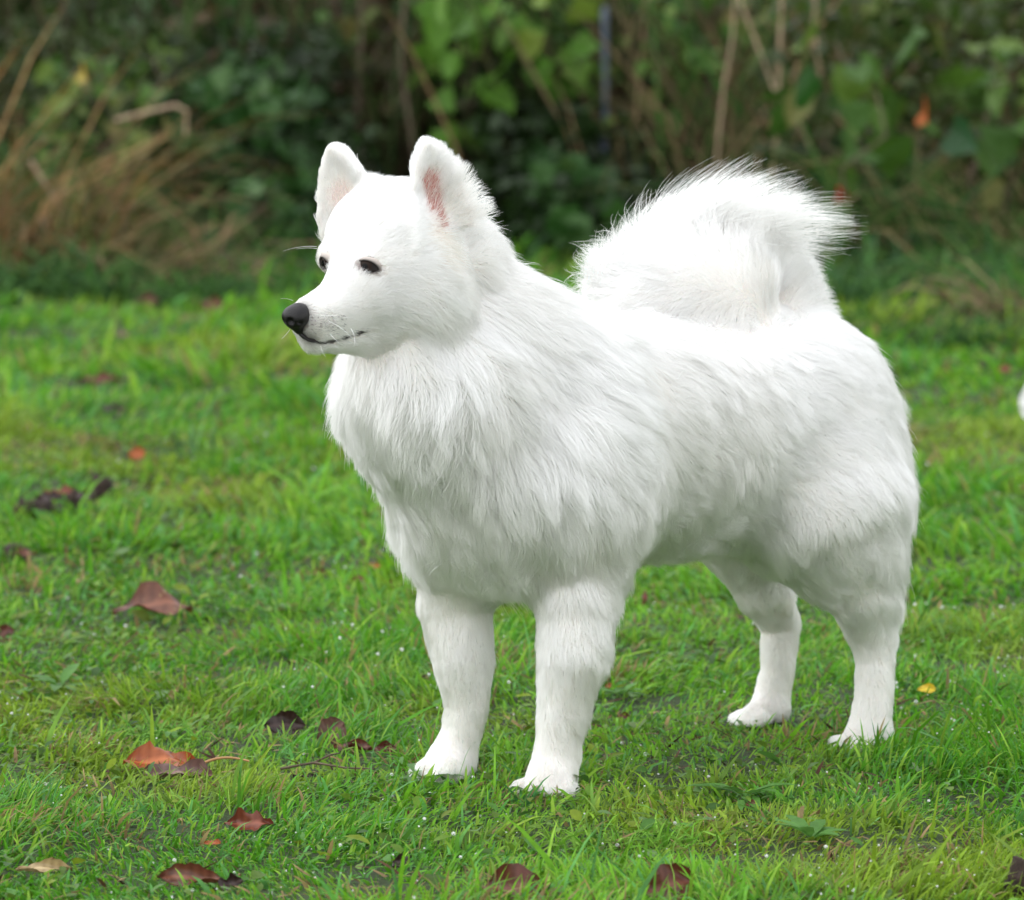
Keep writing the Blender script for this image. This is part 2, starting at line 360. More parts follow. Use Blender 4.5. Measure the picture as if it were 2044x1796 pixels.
# ---- coat
#        px    py    Y     screen dir     dY    length lift clump  bend (x, y, z) at the tip
CT = [
 (650, 585, -.28,  1.0, -.45, .2,  .0050, .25, .3, 0, 0, 0),
 (625, 640, -.30,  1.0, -.10, .2,  .0045, .25, .2, 0, 0, 0),
 (700, 640, -.28,  1.0, -.05, .2,  .0065, .25, .3, 0, 0, 0),
 (650, 695, -.27,  1.0,  .30, .2,  .0090, .35, .4, 0, 0, 0),
 (740, 690, -.25,  1.0,  .50, .2,  .0150, .35, .4, 0, 0, 0),
 (690, 540, -.26,  .3,  -1.0, .1,  .0060, .25, .3, 0, 0, 0),
 (640, 480, -.20, -.3,  -1.0, .2,  .0080, .40, .5, 0, 0, 0),
 (720, 460, -.27,  .4,  -1.0, .2,  .0100, .25, .4, 0, 0, 0),
 (760, 400, -.25,  .6,  -1.0, .3,  .0130, .30, .5, 0, 0, 0),
 (775, 355, -.20,  .2,  -1.0, .3,  .0200, .60, .7, 0, 0, 0),
 (820, 480, -.27,  1.0, -.35, .3,  .0140, .30, .4, 0, 0, 0),
 (790, 560, -.28,  1.0,  .05, .2,  .0130, .25, .4, 0, 0, 0),
 (770, 620, -.28,  1.0,  .20, .2,  .0150, .25, .5, 0, 0, 0),
 (860, 590, -.28,  1.0,  .55, .2,  .0240, .30, .6, 0, 0, 0),
 (850, 680, -.26,  .7,  1.0, .1,   .0320, .35, .7, 0, 0, 0),
 (760, 720, -.24,  .2,  1.0, .0,   .0300, .35, .7, 0, 0, 0),
 (850, 300, -.215, 0,   -1.0, .1,  .0070, .30, .3, 0, 0, 0),
 (830, 380, -.22,  0,   -1.0, .1,  .0090, .30, .3, 0, 0, 0),
 (885, 320, -.20,  .5,  -.8, .1,   .0150, .40, .7, 0, 0, 0),
 (648, 300, -.16,  0,   -1.0, .1,  .0060, .30, .3, 0, 0, 0),
 (650, 390, -.16,  -.2, -1.0, .1,  .0070, .30, .3, 0, 0, 0),
 (720, 340, -.17,  .4,  -1.0, .1,  .0100, .40, .6, 0, 0, 0),
 (920, 360, -.17,  .7,  -.6, .2,   .0260, .50, .8, 0, 0, 0),
 (905, 450, -.24,  .9,   .3, .2,   .0240, .30, .7, 0, 0, 0),
 (985, 420, -.15,  1.0, -.3, .2,   .0340, .55, .9, 0, 0, 0),
 (1080, 500, -.09, 1.0, -.1, .2,   .0380, .50, .9, 0, 0, 0),
 (1000, 560, -.24, .9,   .6, .1,   .0360, .30, .8, 0, 0, 0),
 (940, 620, -.27,  .5,  1.0, .0,   .0380, .32, .8, 0, 0, 0),
 (1160, 570, -.04, 1.0,  .1, .2,   .0380, .40, .9, 0, 0, 0),
 (1100, 680, -.18, 1.0,  .7, .1,   .0440, .32, .9, 0, 0, 0),
 (1000, 760, -.25, .6,  1.0, .0,   .0480, .34, .9, 0, 0, 0),
 (900, 780, -.27,  .1,  1.0, .0,   .0440, .34, .9, 0, 0, 0),
 (800, 780, -.25, -.1,  1.0, .0,   .0400, .34, .9, 0, 0, 0),
 (670, 780, -.19, -.5,  1.0, -.1,  .0340, .45, .9, 0, 0, 0),
 (730, 930, -.19, -.4,  1.0, -.1,  .0340, .42, .9, 0, 0, 0),
 (850, 930, -.25,  .05, 1.0, .0,   .0480, .34, .9, 0, 0, 0),
 (970, 900, -.25,  .35, 1.0, .0,   .0500, .34, .9, 0, 0, 0),
 (1080, 860, -.2,  .7,  1.0, .0,   .0500, .34, .9, 0, 0, 0),
 (1180, 800, -.17, .9,   .8, .1,   .0480, .32, .9, 0, 0, 0),
 (790, 1080, -.16, -.2, 1.0, .0,   .0300, .35, .7, 0, 0, 0),
 (900, 1120, -.2,  .0,  1.0, .0,   .0320, .35, .8, 0, 0, 0),
 (1010, 1130, -.2, .1,  1.0, .0,   .0340, .38, .8, 0, 0, 0),
 (1120, 1060, -.2, .2,  1.0, .0,   .0380, .30, .7, 0, 0, 0),
 (1150, 1130, -.18, .2,  1.0, .0,  .0300, .30, .7, 0, 0, 0),
 (1230, 980, -.17, .6,  1.0, .1,   .0400, .30, .8, 0, 0, 0),
 (1240, 1110, -.13, .4, 1.0, .1,   .0380, .35, .9, 0, 0, 0),
 (1270, 640, -.02, 1.0,  .2, .2,   .0360, .30, .7, 0, 0, 0),
 (1300, 780, -.1,  1.0,  .6, .2,   .0320, .26, .6, 0, 0, 0),
 (1420, 850, -.06, 1.0,  .5, .2,   .0280, .26, .6, 0, 0, 0),
 (1400, 990, -.05, .8,  1.0, .2,   .0300, .28, .7, 0, 0, 0),
 (1340, 1100, -.02, .5, 1.0, .2,   .0340, .35, .8, 0, 0, 0),
 (1480, 1060, .04, .3,  1.0, .2,   .0300, .30, .7, 0, 0, 0),
 (1540, 720, .02,  1.0,  .35, .2,  .0320, .28, .7, 0, 0, 0),
 (1660, 640, .15,  1.0,  .5, .2,   .0260, .35, .7, 0, 0, 0),
 (1700, 760, .05,  1.0,  .4, .2,   .0260, .26, .6, 0, 0, 0),
 (1600, 900, .0,   1.0,  .25, .2,  .0260, .26, .6, 0, 0, 0),
 (1800, 830, .12,  .6,  1.0, .1,   .0260, .45, .8, 0, 0, 0),
 (1825, 1000, .12, .6,  1.0, .1,   .0280, .45, .8, 0, 0, 0),
 (1720, 1000, .02, .8,   .7, .1,   .0260, .26, .6, 0, 0, 0),
 (1640, 1080, .0,  .3,  1.0, .1,   .0220, .24, .6, 0, 0, 0),
 (1700, 1180, .03, .3,  1.0, .0,   .0120, .16, .6, 0, 0, 0),
 (1810, 1130, .1,  .7,  1.0, .1,   .0340, .45, .9, 0, 0, 0),
 (1740, 1300, .05, .1,  1.0, .0,   .0090, .22, .4, 0, 0, 0),
 (1740, 1430, .05, .0,  1.0, .0,   .0090, .22, .4, 0, 0, 0),
 (1700, 1495, .05, -.7, 1.0, -.2,  .0055, .22, .5, 0, 0, 0),
 (1450, 1120, .17, .3,  1.0, .0,   .0140, .22, .6, 0, 0, 0),
 (1540, 1230, .19, .2,  1.0, .0,   .0100, .22, .4, 0, 0, 0),
 (1545, 1370, .2,  .0,  1.0, .0,   .0080, .22, .4, 0, 0, 0),
 (1500, 1440, .2,  -.7, 1.0, -.2,  .0055, .22, .5, 0, 0, 0),
 (1150, 1220, -.19, .0, 1.0, .0,   .0140, .22, .4, 0, 0, 0),
 (1215, 1280, -.15, .7, 1.0, .2,   .0190, .40, .7, 0, 0, 0),
 (1130, 1380, -.19, .0, 1.0, .0,   .0100, .22, .4, 0, 0, 0),
 (1185, 1420, -.15, .8, 1.0, .2,   .0160, .40, .7, 0, 0, 0),
 (1110, 1500, -.19, .0, 1.0, .0,   .0090, .22, .5, 0, 0, 0),
 (1100, 1575, -.2,  .0, 1.0, -.5,  .0055, .22, .6, 0, 0, 0),
 (890, 1210, -.13,  .0, 1.0, .0,   .0100, .20, .4, 0, 0, 0),
 (970, 1250, -.1,   .4, 1.0, .0,   .0130, .30, .5, 0, 0, 0),
 (925, 1400, -.13,  .0, 1.0, .0,   .0090, .22, .4, 0, 0, 0),
 (905, 1500, -.13, -.1, 1.0, .0,   .0090, .22, .5, 0, 0, 0),
 (860, 1545, -.13, -1.0, .8, -.2,  .0055, .22, .6, 0, 0, 0),
 (1290, 640, .02,  -.5,  .8, .0,  .0420, .30, .9, 0, 0, 0),
 (1390, 655, .02,  -.3,  1.0, .0,  .0420, .28, .9, 0, 0, 0),
 (1500, 640, .03,  .0,   .9, .0,   .0360, .28, .8, 0, 0, 0),
 (1640, 560, .17,  .5,  -1.0, .0,  .0260, .30, .6, 0, 0, 0),
 (1560, 590, .11, -.8,  -.7, .0,   .0340, .30, .6, 0, 0, 0),
 (1625, 530, .16, 1.0, -.4, .0, .0260, .55, .9, .2, 0, -.5),
 (1600, 480, .16, .6, -1.0, .0, .0400, .60, 1.0, .4, 0, -.4),
 (1500, 445, .14, .6, -1.0, .0, .0680, .60, 1.0, .9, 0, -.1),
 (1400, 440, .11, -.1, -1.0, .0, .0740, .62, 1.0, 1.0, 0, .0),
 (1300, 480, .09, -.6, -1.0, .0, .0820, .62, 1.0, 1.1, 0, .2),
 (1250, 540, .07, -.8, -.8, .0, .0700, .60, 1.0, .6, 0, .3),
 (1500, 500, .06,  .2,  -1.0, .0,  .0480, .30, .7, .2, 0, -.2),
 (1380, 500, .04, -.3,  -1.0, .0,  .0500, .30, .7, .3, 0, 0),
 (1300, 590, .03, -.9,  -.1, .0,   .0420, .32, .8, 0, 0, -.2),
 (1420, 600, .03, -.7,   .3, .0,   .0400, .30, .7, 0, 0, -.2),
]
CT = np.array(CT, float)
ctP = np.array([P(*c[:3]) for c in CT])
ctD = nn(np.stack([CT[:, 3], CT[:, 5], -CT[:, 4]], 1))
def params(Q):
    out_d = np.zeros((len(Q), 3)); sc = np.zeros((len(Q), 6))
    for i in range(0, len(Q), 60000):
        q = Q[i:i+60000]
        d2 = ((q[:, None, :] - ctP[None])**2*np.array((1, .45, 1))).sum(2) + 6e-5
        w = 1/d2**1.5; w /= w.sum(1, keepdims=True)
        out_d[i:i+60000] = w @ ctD
        sc[i:i+60000] = w @ CT[:, 6:12]
    return nn(out_d), sc
def smooth_noise(Q, s, seed):
    """cheap vector noise from a few sine waves"""
    r = np.random.default_rng(seed); o = np.zeros((len(Q), 3))
    for i in range(7):
        k_ = r.normal(size=(3, 3))*s*(.6 + .25*i); ph = r.uniform(0, 6.3, 3)
        o += np.sin(Q @ k_.T + ph)
    return o/2.6
def strand(Q, N, D, S, wild, rr, npts):
    """guide shapes: roots Q, normals N, flow D, S = length, lift, clump, bend xyz"""
    L = S[:, 0]*rr.uniform(.78, 1.12, len(Q))
    T = D + smooth_noise(Q, 42, 3)*.22 + smooth_noise(Q, 120, 5)*.14 + rr.normal(size=Q.shape)*wild
    T = T - N*(T*N).sum(1, keepdims=True); T = nn(T)
    lift = np.clip(S[:, 1] + smooth_noise(Q, 60, 9)[:, 0]*.06 + rr.normal(size=len(Q))*wild*.5, .08, 1)
    t = np.linspace(0, 1, npts)[None, :, None]
    side = np.cross(N, T); wv = rr.normal(size=len(Q))*.05
    B = S[:, 3:6]
    h = lift[:, None, None]*(t*1.15 - .35*t*t)
    f = np.sqrt(np.clip(1 - lift**2*.6, .1, 1))[:, None, None]*t
    X = T[:, None, :]*f + N[:, None, :]*h + side[:, None, :]*(wv[:, None, None]*np.sin(t*5)) + B[:, None, :]*(t**2.2)*.55
    X[..., 2] -= (.10*t**2)[..., 0]*np.clip(L/.03, 0, 1)[:, None]
    return Q[:, None, :] + X*L[:, None, None]
def make_fur(name, count, seed, mask_fn, scale_len=1.0, rad=1.0, cream=True, npts=7, wild=.10):
    rr = np.random.default_rng(seed)
    A = .5*np.linalg.norm(np.cross(V[Fq[:, 2]] - V[Fq[:, 0]], V[Fq[:, 3]] - V[Fq[:, 1]]), axis=1)
    C = V[Fq].mean(1)
    _, s0 = params(C)
    w = A*(s0[:, 0]/.03)**-.75*mask_fn(C, VN[Fq].mean(1)); w /= w.sum()
    f = rr.choice(len(Fq), count, p=w)
    u, v = rr.random(count)[:, None], rr.random(count)[:, None]
    q = V[Fq[f]]; Q = (q[:, 0]*(1-u) + q[:, 1]*u)*(1-v) + (q[:, 3]*(1-u) + q[:, 2]*u)*v
    m = VN[Fq[f]]; N = nn((m[:, 0]*(1-u) + m[:, 1]*u)*(1-v) + (m[:, 3]*(1-u) + m[:, 2]*u)*v)
    D, S = params(Q); S[:, 0] *= scale_len
    lg = np.clip((.19 - Q[:, 2])/.05, 0, 1)          # legs: shaggier short coat
    S[:, 0] *= 1 + .10*lg; S[:, 1] += .05*lg; S[:, 2] = S[:, 2] + .02*lg
    X = strand(Q, N, D, S, wild, rr, npts)
    # locks: a fine level and a coarse one, each strand leans to the nearest lock
    for lvl, (nl, amt, pw) in enumerate(((count//13, .52, 1.5), (count//110, .62, 2.3))):
        gi = rr.choice(count, nl, replace=False)
        G = strand(Q[gi], N[gi], D[gi], S[gi]*np.array([[1.12, 1, 1, 1, 1, 1]]), wild*1.6, rr, npts)
        kd = kdtree.KDTree(nl)
        for j, c in enumerate(Q[gi]): kd.insert(c, j)
        kd.balance()
        near = np.array([kd.find(c)[1] for c in Q])
        t = np.linspace(0, 1, npts)[None, :, None]
        loose = (rr.random(count) < .30)
        wgt = np.clip(S[:, 2]*amt*np.where(loose, .25, 1), 0, .95)[:, None, None]*t**pw
        tgt = G[near]
        lim = np.clip(S[:, 0:1]*.55/np.maximum(np.linalg.norm(tgt[:, -1] - X[:, -1], axis=1)[:, None], 1e-6), 0, 1)[:, :, None]
        X = X + (tgt - X)*wgt*lim
    # keep tips from sinking under the ground
    X[..., 2] = np.maximum(X[..., 2], .002)
    cu = bpy.data.hair_curves.new(name)
    cu.add_curves([npts]*count)
    cu.points.foreach_set('position', (X - dog_loc).astype(np.float32).ravel())
    S_leg = None
    r0 = (.00010 + .0038*np.clip(S[:, 0], .004, .05))*rad*rr.uniform(.8, 1.25, count)
    r0 = np.clip(r0, .00011, .00024)
    prof = np.array([1, 1, .95, .85, .68, .42, .12]) if npts == 7 else np.linspace(1, .1, npts)
    ra = cu.attributes.get('radius') or cu.attributes.new('radius', 'FLOAT', 'POINT')
    ra.data.foreach_set('value', (r0[:, None]*prof[None]).astype(np.float32).ravel())
    base = np.array((.915, .892, .852))
    col = np.tile(base, (count, 1))*rr.uniform(.97, 1.03, (count, 1))
    nz = smooth_noise(Q, 22, 21)[:, 0]
    cr = np.clip(nz*.14 + .06, 0, .18)
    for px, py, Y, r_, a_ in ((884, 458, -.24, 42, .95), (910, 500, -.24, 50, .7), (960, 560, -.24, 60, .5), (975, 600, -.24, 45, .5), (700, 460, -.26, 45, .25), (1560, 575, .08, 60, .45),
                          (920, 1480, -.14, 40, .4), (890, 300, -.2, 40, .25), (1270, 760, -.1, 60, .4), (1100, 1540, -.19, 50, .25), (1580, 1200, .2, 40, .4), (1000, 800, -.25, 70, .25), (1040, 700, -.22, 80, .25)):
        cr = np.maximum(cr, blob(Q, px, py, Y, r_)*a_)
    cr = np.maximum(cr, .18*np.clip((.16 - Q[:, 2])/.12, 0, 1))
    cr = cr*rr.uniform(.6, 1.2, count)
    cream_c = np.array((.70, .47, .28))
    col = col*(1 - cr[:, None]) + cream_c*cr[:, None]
    dk = np.clip(1.2 - np.linalg.norm((Q - eyeN)*np.array((1, 1, 1.6)), axis=1)/.0125, 0, 1)*.7
    dk = np.maximum(dk, np.clip(1.2 - np.linalg.norm(Q - eyeF, axis=1)/.008, 0, 1)*.6)
    ld = np.full(count, 1.0)
    for p_ in lipP: ld = np.minimum(ld, np.linalg.norm(Q - p_, axis=1))
    dk = np.maximum(dk, np.clip(1.3 - ld/.0030, 0, 1)*.75)
    dk = np.maximum(dk, np.clip(1.35 - np.linalg.norm(Q - noseC, axis=1)/.019, 0, 1)*.9)
    freck = blob(Q, 640, 650, -.29, 38)*(rr.random(count) < .30)
    dk = np.maximum(dk, blob(Q, 610, 668, -.285, 30)*.85)
    dk = np.maximum(dk, blob(Q, 634, 688, -.285, 20)*.6)
    dk = np.maximum(dk, freck*.8)
    col = col*(1 - dk[:, None]) + np.array((.06, .05, .05))*dk[:, None]
    at_ = cu.attributes.new('tint', 'FLOAT_COLOR', 'CURVE')
    at_.data.foreach_set('color', np.concatenate([col, np.ones((count, 1))], 1).astype(np.float32).ravel())
    o = bpy.data.objects.new(name, cu); COL.objects.link(o); o.parent = dog
    cu.materials.append(fur_mat)
    o['kind'] = 'stuff'
    return o
FUR_MODE = 'hair'
k = Mat('white_fur'); a = k.attr()
if FUR_MODE == 'hair':
    b = k.new('ShaderNodeBsdfHairPrincipled'); b.parametrization = 'COLOR'
    k.L.new(a.outputs['Color'], b.inputs['Color']); b.inputs['Roughness'].default_value = .55; b.inputs['Radial Roughness'].default_value = .9
    k.done(b)
else:
    d = k.principled(rough=.55, Specular_IOR_Level=.25); k.L.new(a.outputs['Color'], d.inputs['Base Color'])
    t = k.new('ShaderNodeBsdfTranslucent'); k.L.new(a.outputs['Color'], t.inputs['Color'])
    m = k.new('ShaderNodeMixShader'); m.inputs[0].default_value = .4
    k.L.new(d.outputs[0], m.inputs[1]); k.L.new(t.outputs[0], m.inputs[2]); k.done(m)
fur_mat = k.m
def coat_mask(C, N):
    e = np.maximum(np.maximum(ear_mask(C, N, EAR_N, .0, .72, .46, .12), ear_mask(C, N, EAR_F, .0, .6, .5, .1)*.95)*.92, 0)
    m = 1 - e
    m *= np.linalg.norm((C - eyeN)*np.array((1, 1, 1.35)), axis=1) > .0110
    m *= np.linalg.norm(C - eyeF, axis=1) > .0085
    m *= np.linalg.norm(C - noseC, axis=1) > .0125
    l = np.full(len(C), 1.0)
    for p_ in lipP: l = np.minimum(l, np.linalg.norm(C - p_, axis=1))
    m *= l > .0022
    m *= C[:, 2] > .006
    m *= np.isfinite(m)
    return m
if "DOG_FUR" not in globals() or DOG_FUR:
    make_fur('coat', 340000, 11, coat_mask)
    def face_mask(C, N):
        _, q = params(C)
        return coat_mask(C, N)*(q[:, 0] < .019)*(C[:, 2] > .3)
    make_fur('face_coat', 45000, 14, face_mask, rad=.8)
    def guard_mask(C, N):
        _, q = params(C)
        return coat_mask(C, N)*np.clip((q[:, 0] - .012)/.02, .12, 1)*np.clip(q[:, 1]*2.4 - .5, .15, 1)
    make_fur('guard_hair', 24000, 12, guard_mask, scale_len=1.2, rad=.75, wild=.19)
# ------------------------------------------------------------------ nose, eyes, lips, whiskers
HF = nn(np.array((-.80, -.60, -.10))); HL = nn(np.cross(HF, (0, 0, 1.0))); HU = np.cross(HL, HF)   # head frame: forward, lateral, up
nf = Field(noseC - .03, noseC + .03, .0009)
def nb(f, l, u): return noseC + HF*f + HL*l + HU*u
def nball(f, l, u, r, k=.004):
    c = nb(f, l, u); nf.cone(c, r, c, r, k)
nball(-.004, 0, .002, .0110); nball(.001, .0045, .001, .0082); nball(.001, -.0045, .001, .0082)
nball(.0035, 0, .0025, .0070); nf.cone(nb(.001, 0, -.004), .0055, nb(-.003, 0, -.0105), .0042, .004)
for s_ in (-1, 1):
    c = nb(.0085, .0052*s_, -.0012); sl, X, Y, Z = nf.box(c - .02, c + .02)
    d = np.sqrt((X-c[0])**2 + (Y-c[1])**2 + (Z-c[2])**2) - .0032
    c2 = nb(.0035, .0115*s_, -.0030); d2 = np.sqrt((X-c2[0])**2 + (Y-c2[1])**2 + ((Z-c2[2])*1.8)**2) - .0024
    dd = np.minimum(d, d2); o_ = nf.F[sl]
    h_ = np.clip(.5 - .5*(o_ + dd)/.002, 0, 1); nf.F[sl] = o_*(1-h_) - dd*h_ + .002*h_*(1-h_)
# groove between the nostrils
c = nb(.0105, 0, -.004); sl, X, Y, Z = nf.box(c - .02, c + .02)
q_ = np.stack(np.broadcast_arrays(X - c[0], Y - c[1], Z - c[2]), -1)
gd = np.sqrt((q_ @ HF)**2*.35 + (q_ @ HL)**2*4 + (q_ @ HU)**2*.08) - .0014
nf.F[sl] = np.maximum(nf.F[sl], -gd)
NV, NF_ = nf.nets()
k = Mat('nose_leather'); v = k.new('ShaderNodeTexVoronoi'); v.inputs['Scale'].default_value = 900
tc = k.new('ShaderNodeTexCoord'); k.L.new(tc.outputs['Object'], v.inputs['Vector'])
b = k.principled((.010, .009, .010), .42, Specular_IOR_Level=.32); k.bump(v.outputs['Distance'], .35, .0005, b); k.done(b)
link('nose', mesh_np('nose', NV - dog_loc, NF_, 4), k.m, dog)

def ellipsoid(name, c, ax, rad, seg=28, rings=18):
    """ax: three unit vectors, rad: three radii"""
    th = np.linspace(0, 2*np.pi, seg, endpoint=False); ph = np.linspace(.02, np.pi - .02, rings)
    X = np.stack([np.sin(ph)[:, None]*np.cos(th)[None]*rad[0], np.sin(ph)[:, None]*np.sin(th)[None]*rad[1], (np.cos(ph)[:, None] + 0*th[None])*rad[2]], -1).reshape(-1, 3)
    W = X @ np.array(ax) + c
    F = []
    for i in range(rings-1):
        for j in range(seg):
            F.append((i*seg+j, (i+1)*seg+j, (i+1)*seg+(j+1) % seg, i*seg+(j+1) % seg))
    return mesh_np(name, W - dog_loc, F, 4), X
k = Mat('eye'); a = k.attr(); b = k.principled(rough=.12, Specular_IOR_Level=.12)
k.L.new(a.outputs['Color'], b.inputs['Base Color']); k.done(b); eye_m = k.m

def lid_mesh(name, c, sd, up, nrm, w, h, R_, open_col, far_col):
    """ring of skin lying on the eyeball: almond opening, outer edge sunk under the coat"""
    n = 40; th = np.linspace(0, 2*np.pi, n, endpoint=False)
    ax = np.cos(th); ay = np.sin(th)
    Vv, Cc = [], []
    for sc, lift, f in ((1.0, .0002, 0), (1.08, .0010, .1), (1.30, .0012, .55), (1.75, .0002, .95), (2.2, -.0035, 1)):
        x = ax*w*(sc**.8); y = np.sign(ay)*np.abs(ay)**(1.25 if sc < 1.2 else 1.0)*h*sc*(1 + .0*sc)
        y = y + np.where(ay > 0, .0006*(sc - 1), 0)
        r2 = np.clip(R_**2 - x*x - y*y, (R_*.15)**2, None)
        z = np.sqrt(r2) + lift
        Vv.append(c + sd*x[:, None] + up*y[:, None] + nrm*z[:, None])
        Cc.append(np.array(open_col)*(1-f) + np.array(far_col)*f + 0*x[:, None])
    Fv = [(i_*n+j_, i_*n+(j_+1) % n, (i_+1)*n+(j_+1) % n, (i_+1)*n+j_) for i_ in range(4) for j_ in range(n)]
    me = mesh_np(name, np.concatenate(Vv) - dog_loc, Fv, 4); set_col(me, np.concatenate(Cc)); return me
k = Mat('eyelid_skin'); a = k.attr(); b = k.principled(rough=.5, Specular_IOR_Level=.35); k.L.new(a.outputs['Color'], b.inputs['Base Color']); k.done(b); lid_m = k.m
for c0, n0, w_, h_, tilt, fwd in ((eyeN, eyeNn, .0112, .0053, -.10, .45), (eyeF, eyeFn, .0070, .0050, -.05, .25)):
    nrm = nn(n0*(1-fwd) + HF*fwd); Rb = .0125
    sd = nn(np.cross(nrm, (0, 0, 1.0)))
    if sd[0] < 0: sd = -sd
    up = nn(np.cross(nrm, sd));  up = up if up[2] > 0 else -up
    sd2 = nn(sd*math.cos(tilt) + up*math.sin(tilt)); up2 = nn(up*math.cos(tilt) - sd*math.sin(tilt))
    cen = c0 - nrm*(Rb - .0022)
    ball, X = ellipsoid('eye', cen, (sd2, up2, nrm), (Rb, Rb, Rb), 36, 40)
    rr_ = np.hypot(X[:, 0], X[:, 1]); cc = np.tile((.014, .011, .010), (len(X), 1)); cc[rr_ < .0060] = (.016, .009, .006); cc[rr_ < .0026] = (.003, .003, .003)
    set_col(ball, cc); link('eye', ball, eye_m, dog)
    link('eyelid', lid_mesh('eyelid', cen, sd2, up2, nrm, w_, h_, Rb + .0004, (.022, .018, .018), (.62, .55, .50)), lid_m, dog)

def tube(name, pts, rad, seg=6):
    pts = np.array(pts); n = len(pts); T = nn(np.gradient(pts, axis=0)); ref = np.array((.1, .2, 1.0))
    A = nn(np.cross(T, ref)); B = np.cross(T, A); rad = np.broadcast_to(rad, n)
    th = np.linspace(0, 2*np.pi, seg, endpoint=False)
    W = pts[:, None] + rad[:, None, None]*(A[:, None]*np.cos(th)[None, :, None] + B[:, None]*np.sin(th)[None, :, None])
    F = [(i*seg+j, i*seg+(j+1) % seg, (i+1)*seg+(j+1) % seg, (i+1)*seg+j) for i in range(n-1) for j in range(seg)]
    return mesh_np(name, W.reshape(-1, 3) - dog_loc, F, 4)
lp = lipP.copy()
for _ in range(12): lp[1:-1] = (lp[:-2] + lp[2:] + lp[1:-1]*2)/4
tt = np.linspace(0, 1, len(lp))
rad_l = np.interp(tt, [0, .1, .35, .6, 1], [.0014, .0019, .0009, .0003, .0002])
k = Mat('lip'); b = k.principled((.022, .020, .022), .4); k.done(b)
link('lip', tube('lip', lp + np.array((-.0006, -.0008, -.0008)), rad_l, 8), k.m, dog)
wh = [((632, 492), (600, 489), (565, 501), -.215), ((634, 496), (610, 493), (592, 497), -.213), ((700, 655), (712, 672), (706, 692), -.300), ((580, 655), (572, 668), (562, 676), -.290), ((585, 600), (572, 594), (560, 596), -.285),
      ((660, 668), (668, 676), (676, 684), -.305), ((655, 640), (690, 655), (715, 690), -.31), ((640, 630), (680, 628), (720, 640), -.315), ((640, 690), (642, 702), (650, 712), -.29)]
cu = bpy.data.hair_curves.new('whiskers'); cu.add_curves([8]*len(wh)); pts = []
for a_, b_, c_, Y in wh:
    A_, B_, C_ = P(*a_, Y), P(*b_, Y - .012), P(*c_, Y - .02)
    for t in np.linspace(0, 1, 8): pts.append(A_*(1-t)**2 + B_*2*t*(1-t) + C_*t*t - dog_loc)
cu.points.foreach_set('position', np.array(pts, np.float32).ravel())
ra = cu.attributes.get('radius') or cu.attributes.new('radius', 'FLOAT', 'POINT')
ra.data.foreach_set('value', np.tile(np.linspace(.00017, .00005, 8), len(wh)).astype(np.float32))
k = Mat('whisker'); k.done(k.principled((.85, .85, .85), .4)); cu.materials.append(k.m)
o = bpy.data.objects.new('whiskers', cu); COL.objects.link(o); o.parent = dog; o['kind'] = 'stuff'

# whisker bed: short dark hairs in rows on the side of the muzzle
wb = []; wr = np.random.default_rng(33)
for row in range(5):
    for i in range(13):
        px = 616 + i*6.2 + wr.uniform(-4.5, 4.5); py = 640 + row*8.5 - i*.9 + wr.uniform(-4, 4)
        if wr.random() < .42: continue
        p, n = surface_at(px, py); d = nn(np.array((.9, .1, -.35)) - n*np.dot((.9, .1, -.35), n) + n*.35); L = wr.uniform(.0012, .0032)
        wb += [p + n*.0012 + d*L*t for t in (0, .4, .75, 1)]
cu = bpy.data.hair_curves.new('whisker_bed'); cu.add_curves([4]*(len(wb)//4))
cu.points.foreach_set('position', (np.array(wb) - dog_loc).astype(np.float32).ravel())
ra = cu.attributes.get('radius') or cu.attributes.new('radius', 'FLOAT', 'POINT'); ra.data.foreach_set('value', np.tile((.00030, .00026, .00016, .00006), len(wb)//4).astype(np.float32))
k = Mat('dark_hair'); k.done(k.principled((.22, .19, .20), .6)); cu.materials.append(k.m)
o = bpy.data.objects.new('whisker_bed', cu); COL.objects.link(o); o.parent = dog; o['kind'] = 'stuff'
# ------------------------------------------------------------------ ground
def nz2(X, Y, s, seed, octs=5):
    """smooth 2-D noise, roughly -1..1"""
    r = np.random.default_rng(seed); o = 0; amp = 1; tot = 0
    for i in range(octs):
        for _ in range(3):
            a = r.uniform(0, 6.3); f = s*(1.9**i)*r.uniform(.8, 1.2)
            o = o + amp*np.sin((X*math.cos(a) + Y*math.sin(a))*f*6.283 + r.uniform(0, 6.3))
        tot += amp*1.6; amp *= .62
    return o/tot
BANK_Y = 7.2
def ground_z(X, Y):
    z = .006*nz2(X, Y, 1.4, 31, 3)
    z = z*np.clip((np.hypot(X - .1, Y)) - .1, 0, 1)            # level where the dog stands
    b = np.clip((Y - BANK_Y)/3.5, 0, 1)
    return z + 2.4*b*b*(3 - 2*b)
xs = np.concatenate([np.linspace(-60, -4, 15), np.linspace(-3.6, 3.6, 97), np.linspace(4, 60, 15)])
ys = np.concatenate([np.linspace(-40, -2.4, 12), np.linspace(-2, 7, 121), np.linspace(7.2, 14, 30), np.linspace(16, 120, 16)])
GX, GY = np.meshgrid(xs, ys); GZ = ground_z(GX, GY)
gv = np.stack([GX, GY, GZ], -1).reshape(-1, 3); nx = len(xs)
gf = [(j*nx+i, j*nx+i+1, (j+1)*nx+i+1, (j+1)*nx+i) for j in range(len(ys)-1) for i in range(nx-1)]
k = Mat('turf_soil'); n = k.noise(38, 8, .7); n2 = k.noise(5, 4)
r1 = k.ramp([(.3, (.020, .026, .008)), (.5, (.034, .062, .012)), (.7, (.060, .058, .020))], n.outputs['Fac'])
r2 = k.ramp([(.35, (.6, .7, .5)), (.65, (1.2, 1.2, 1.0))], n2.outputs['Fac'])
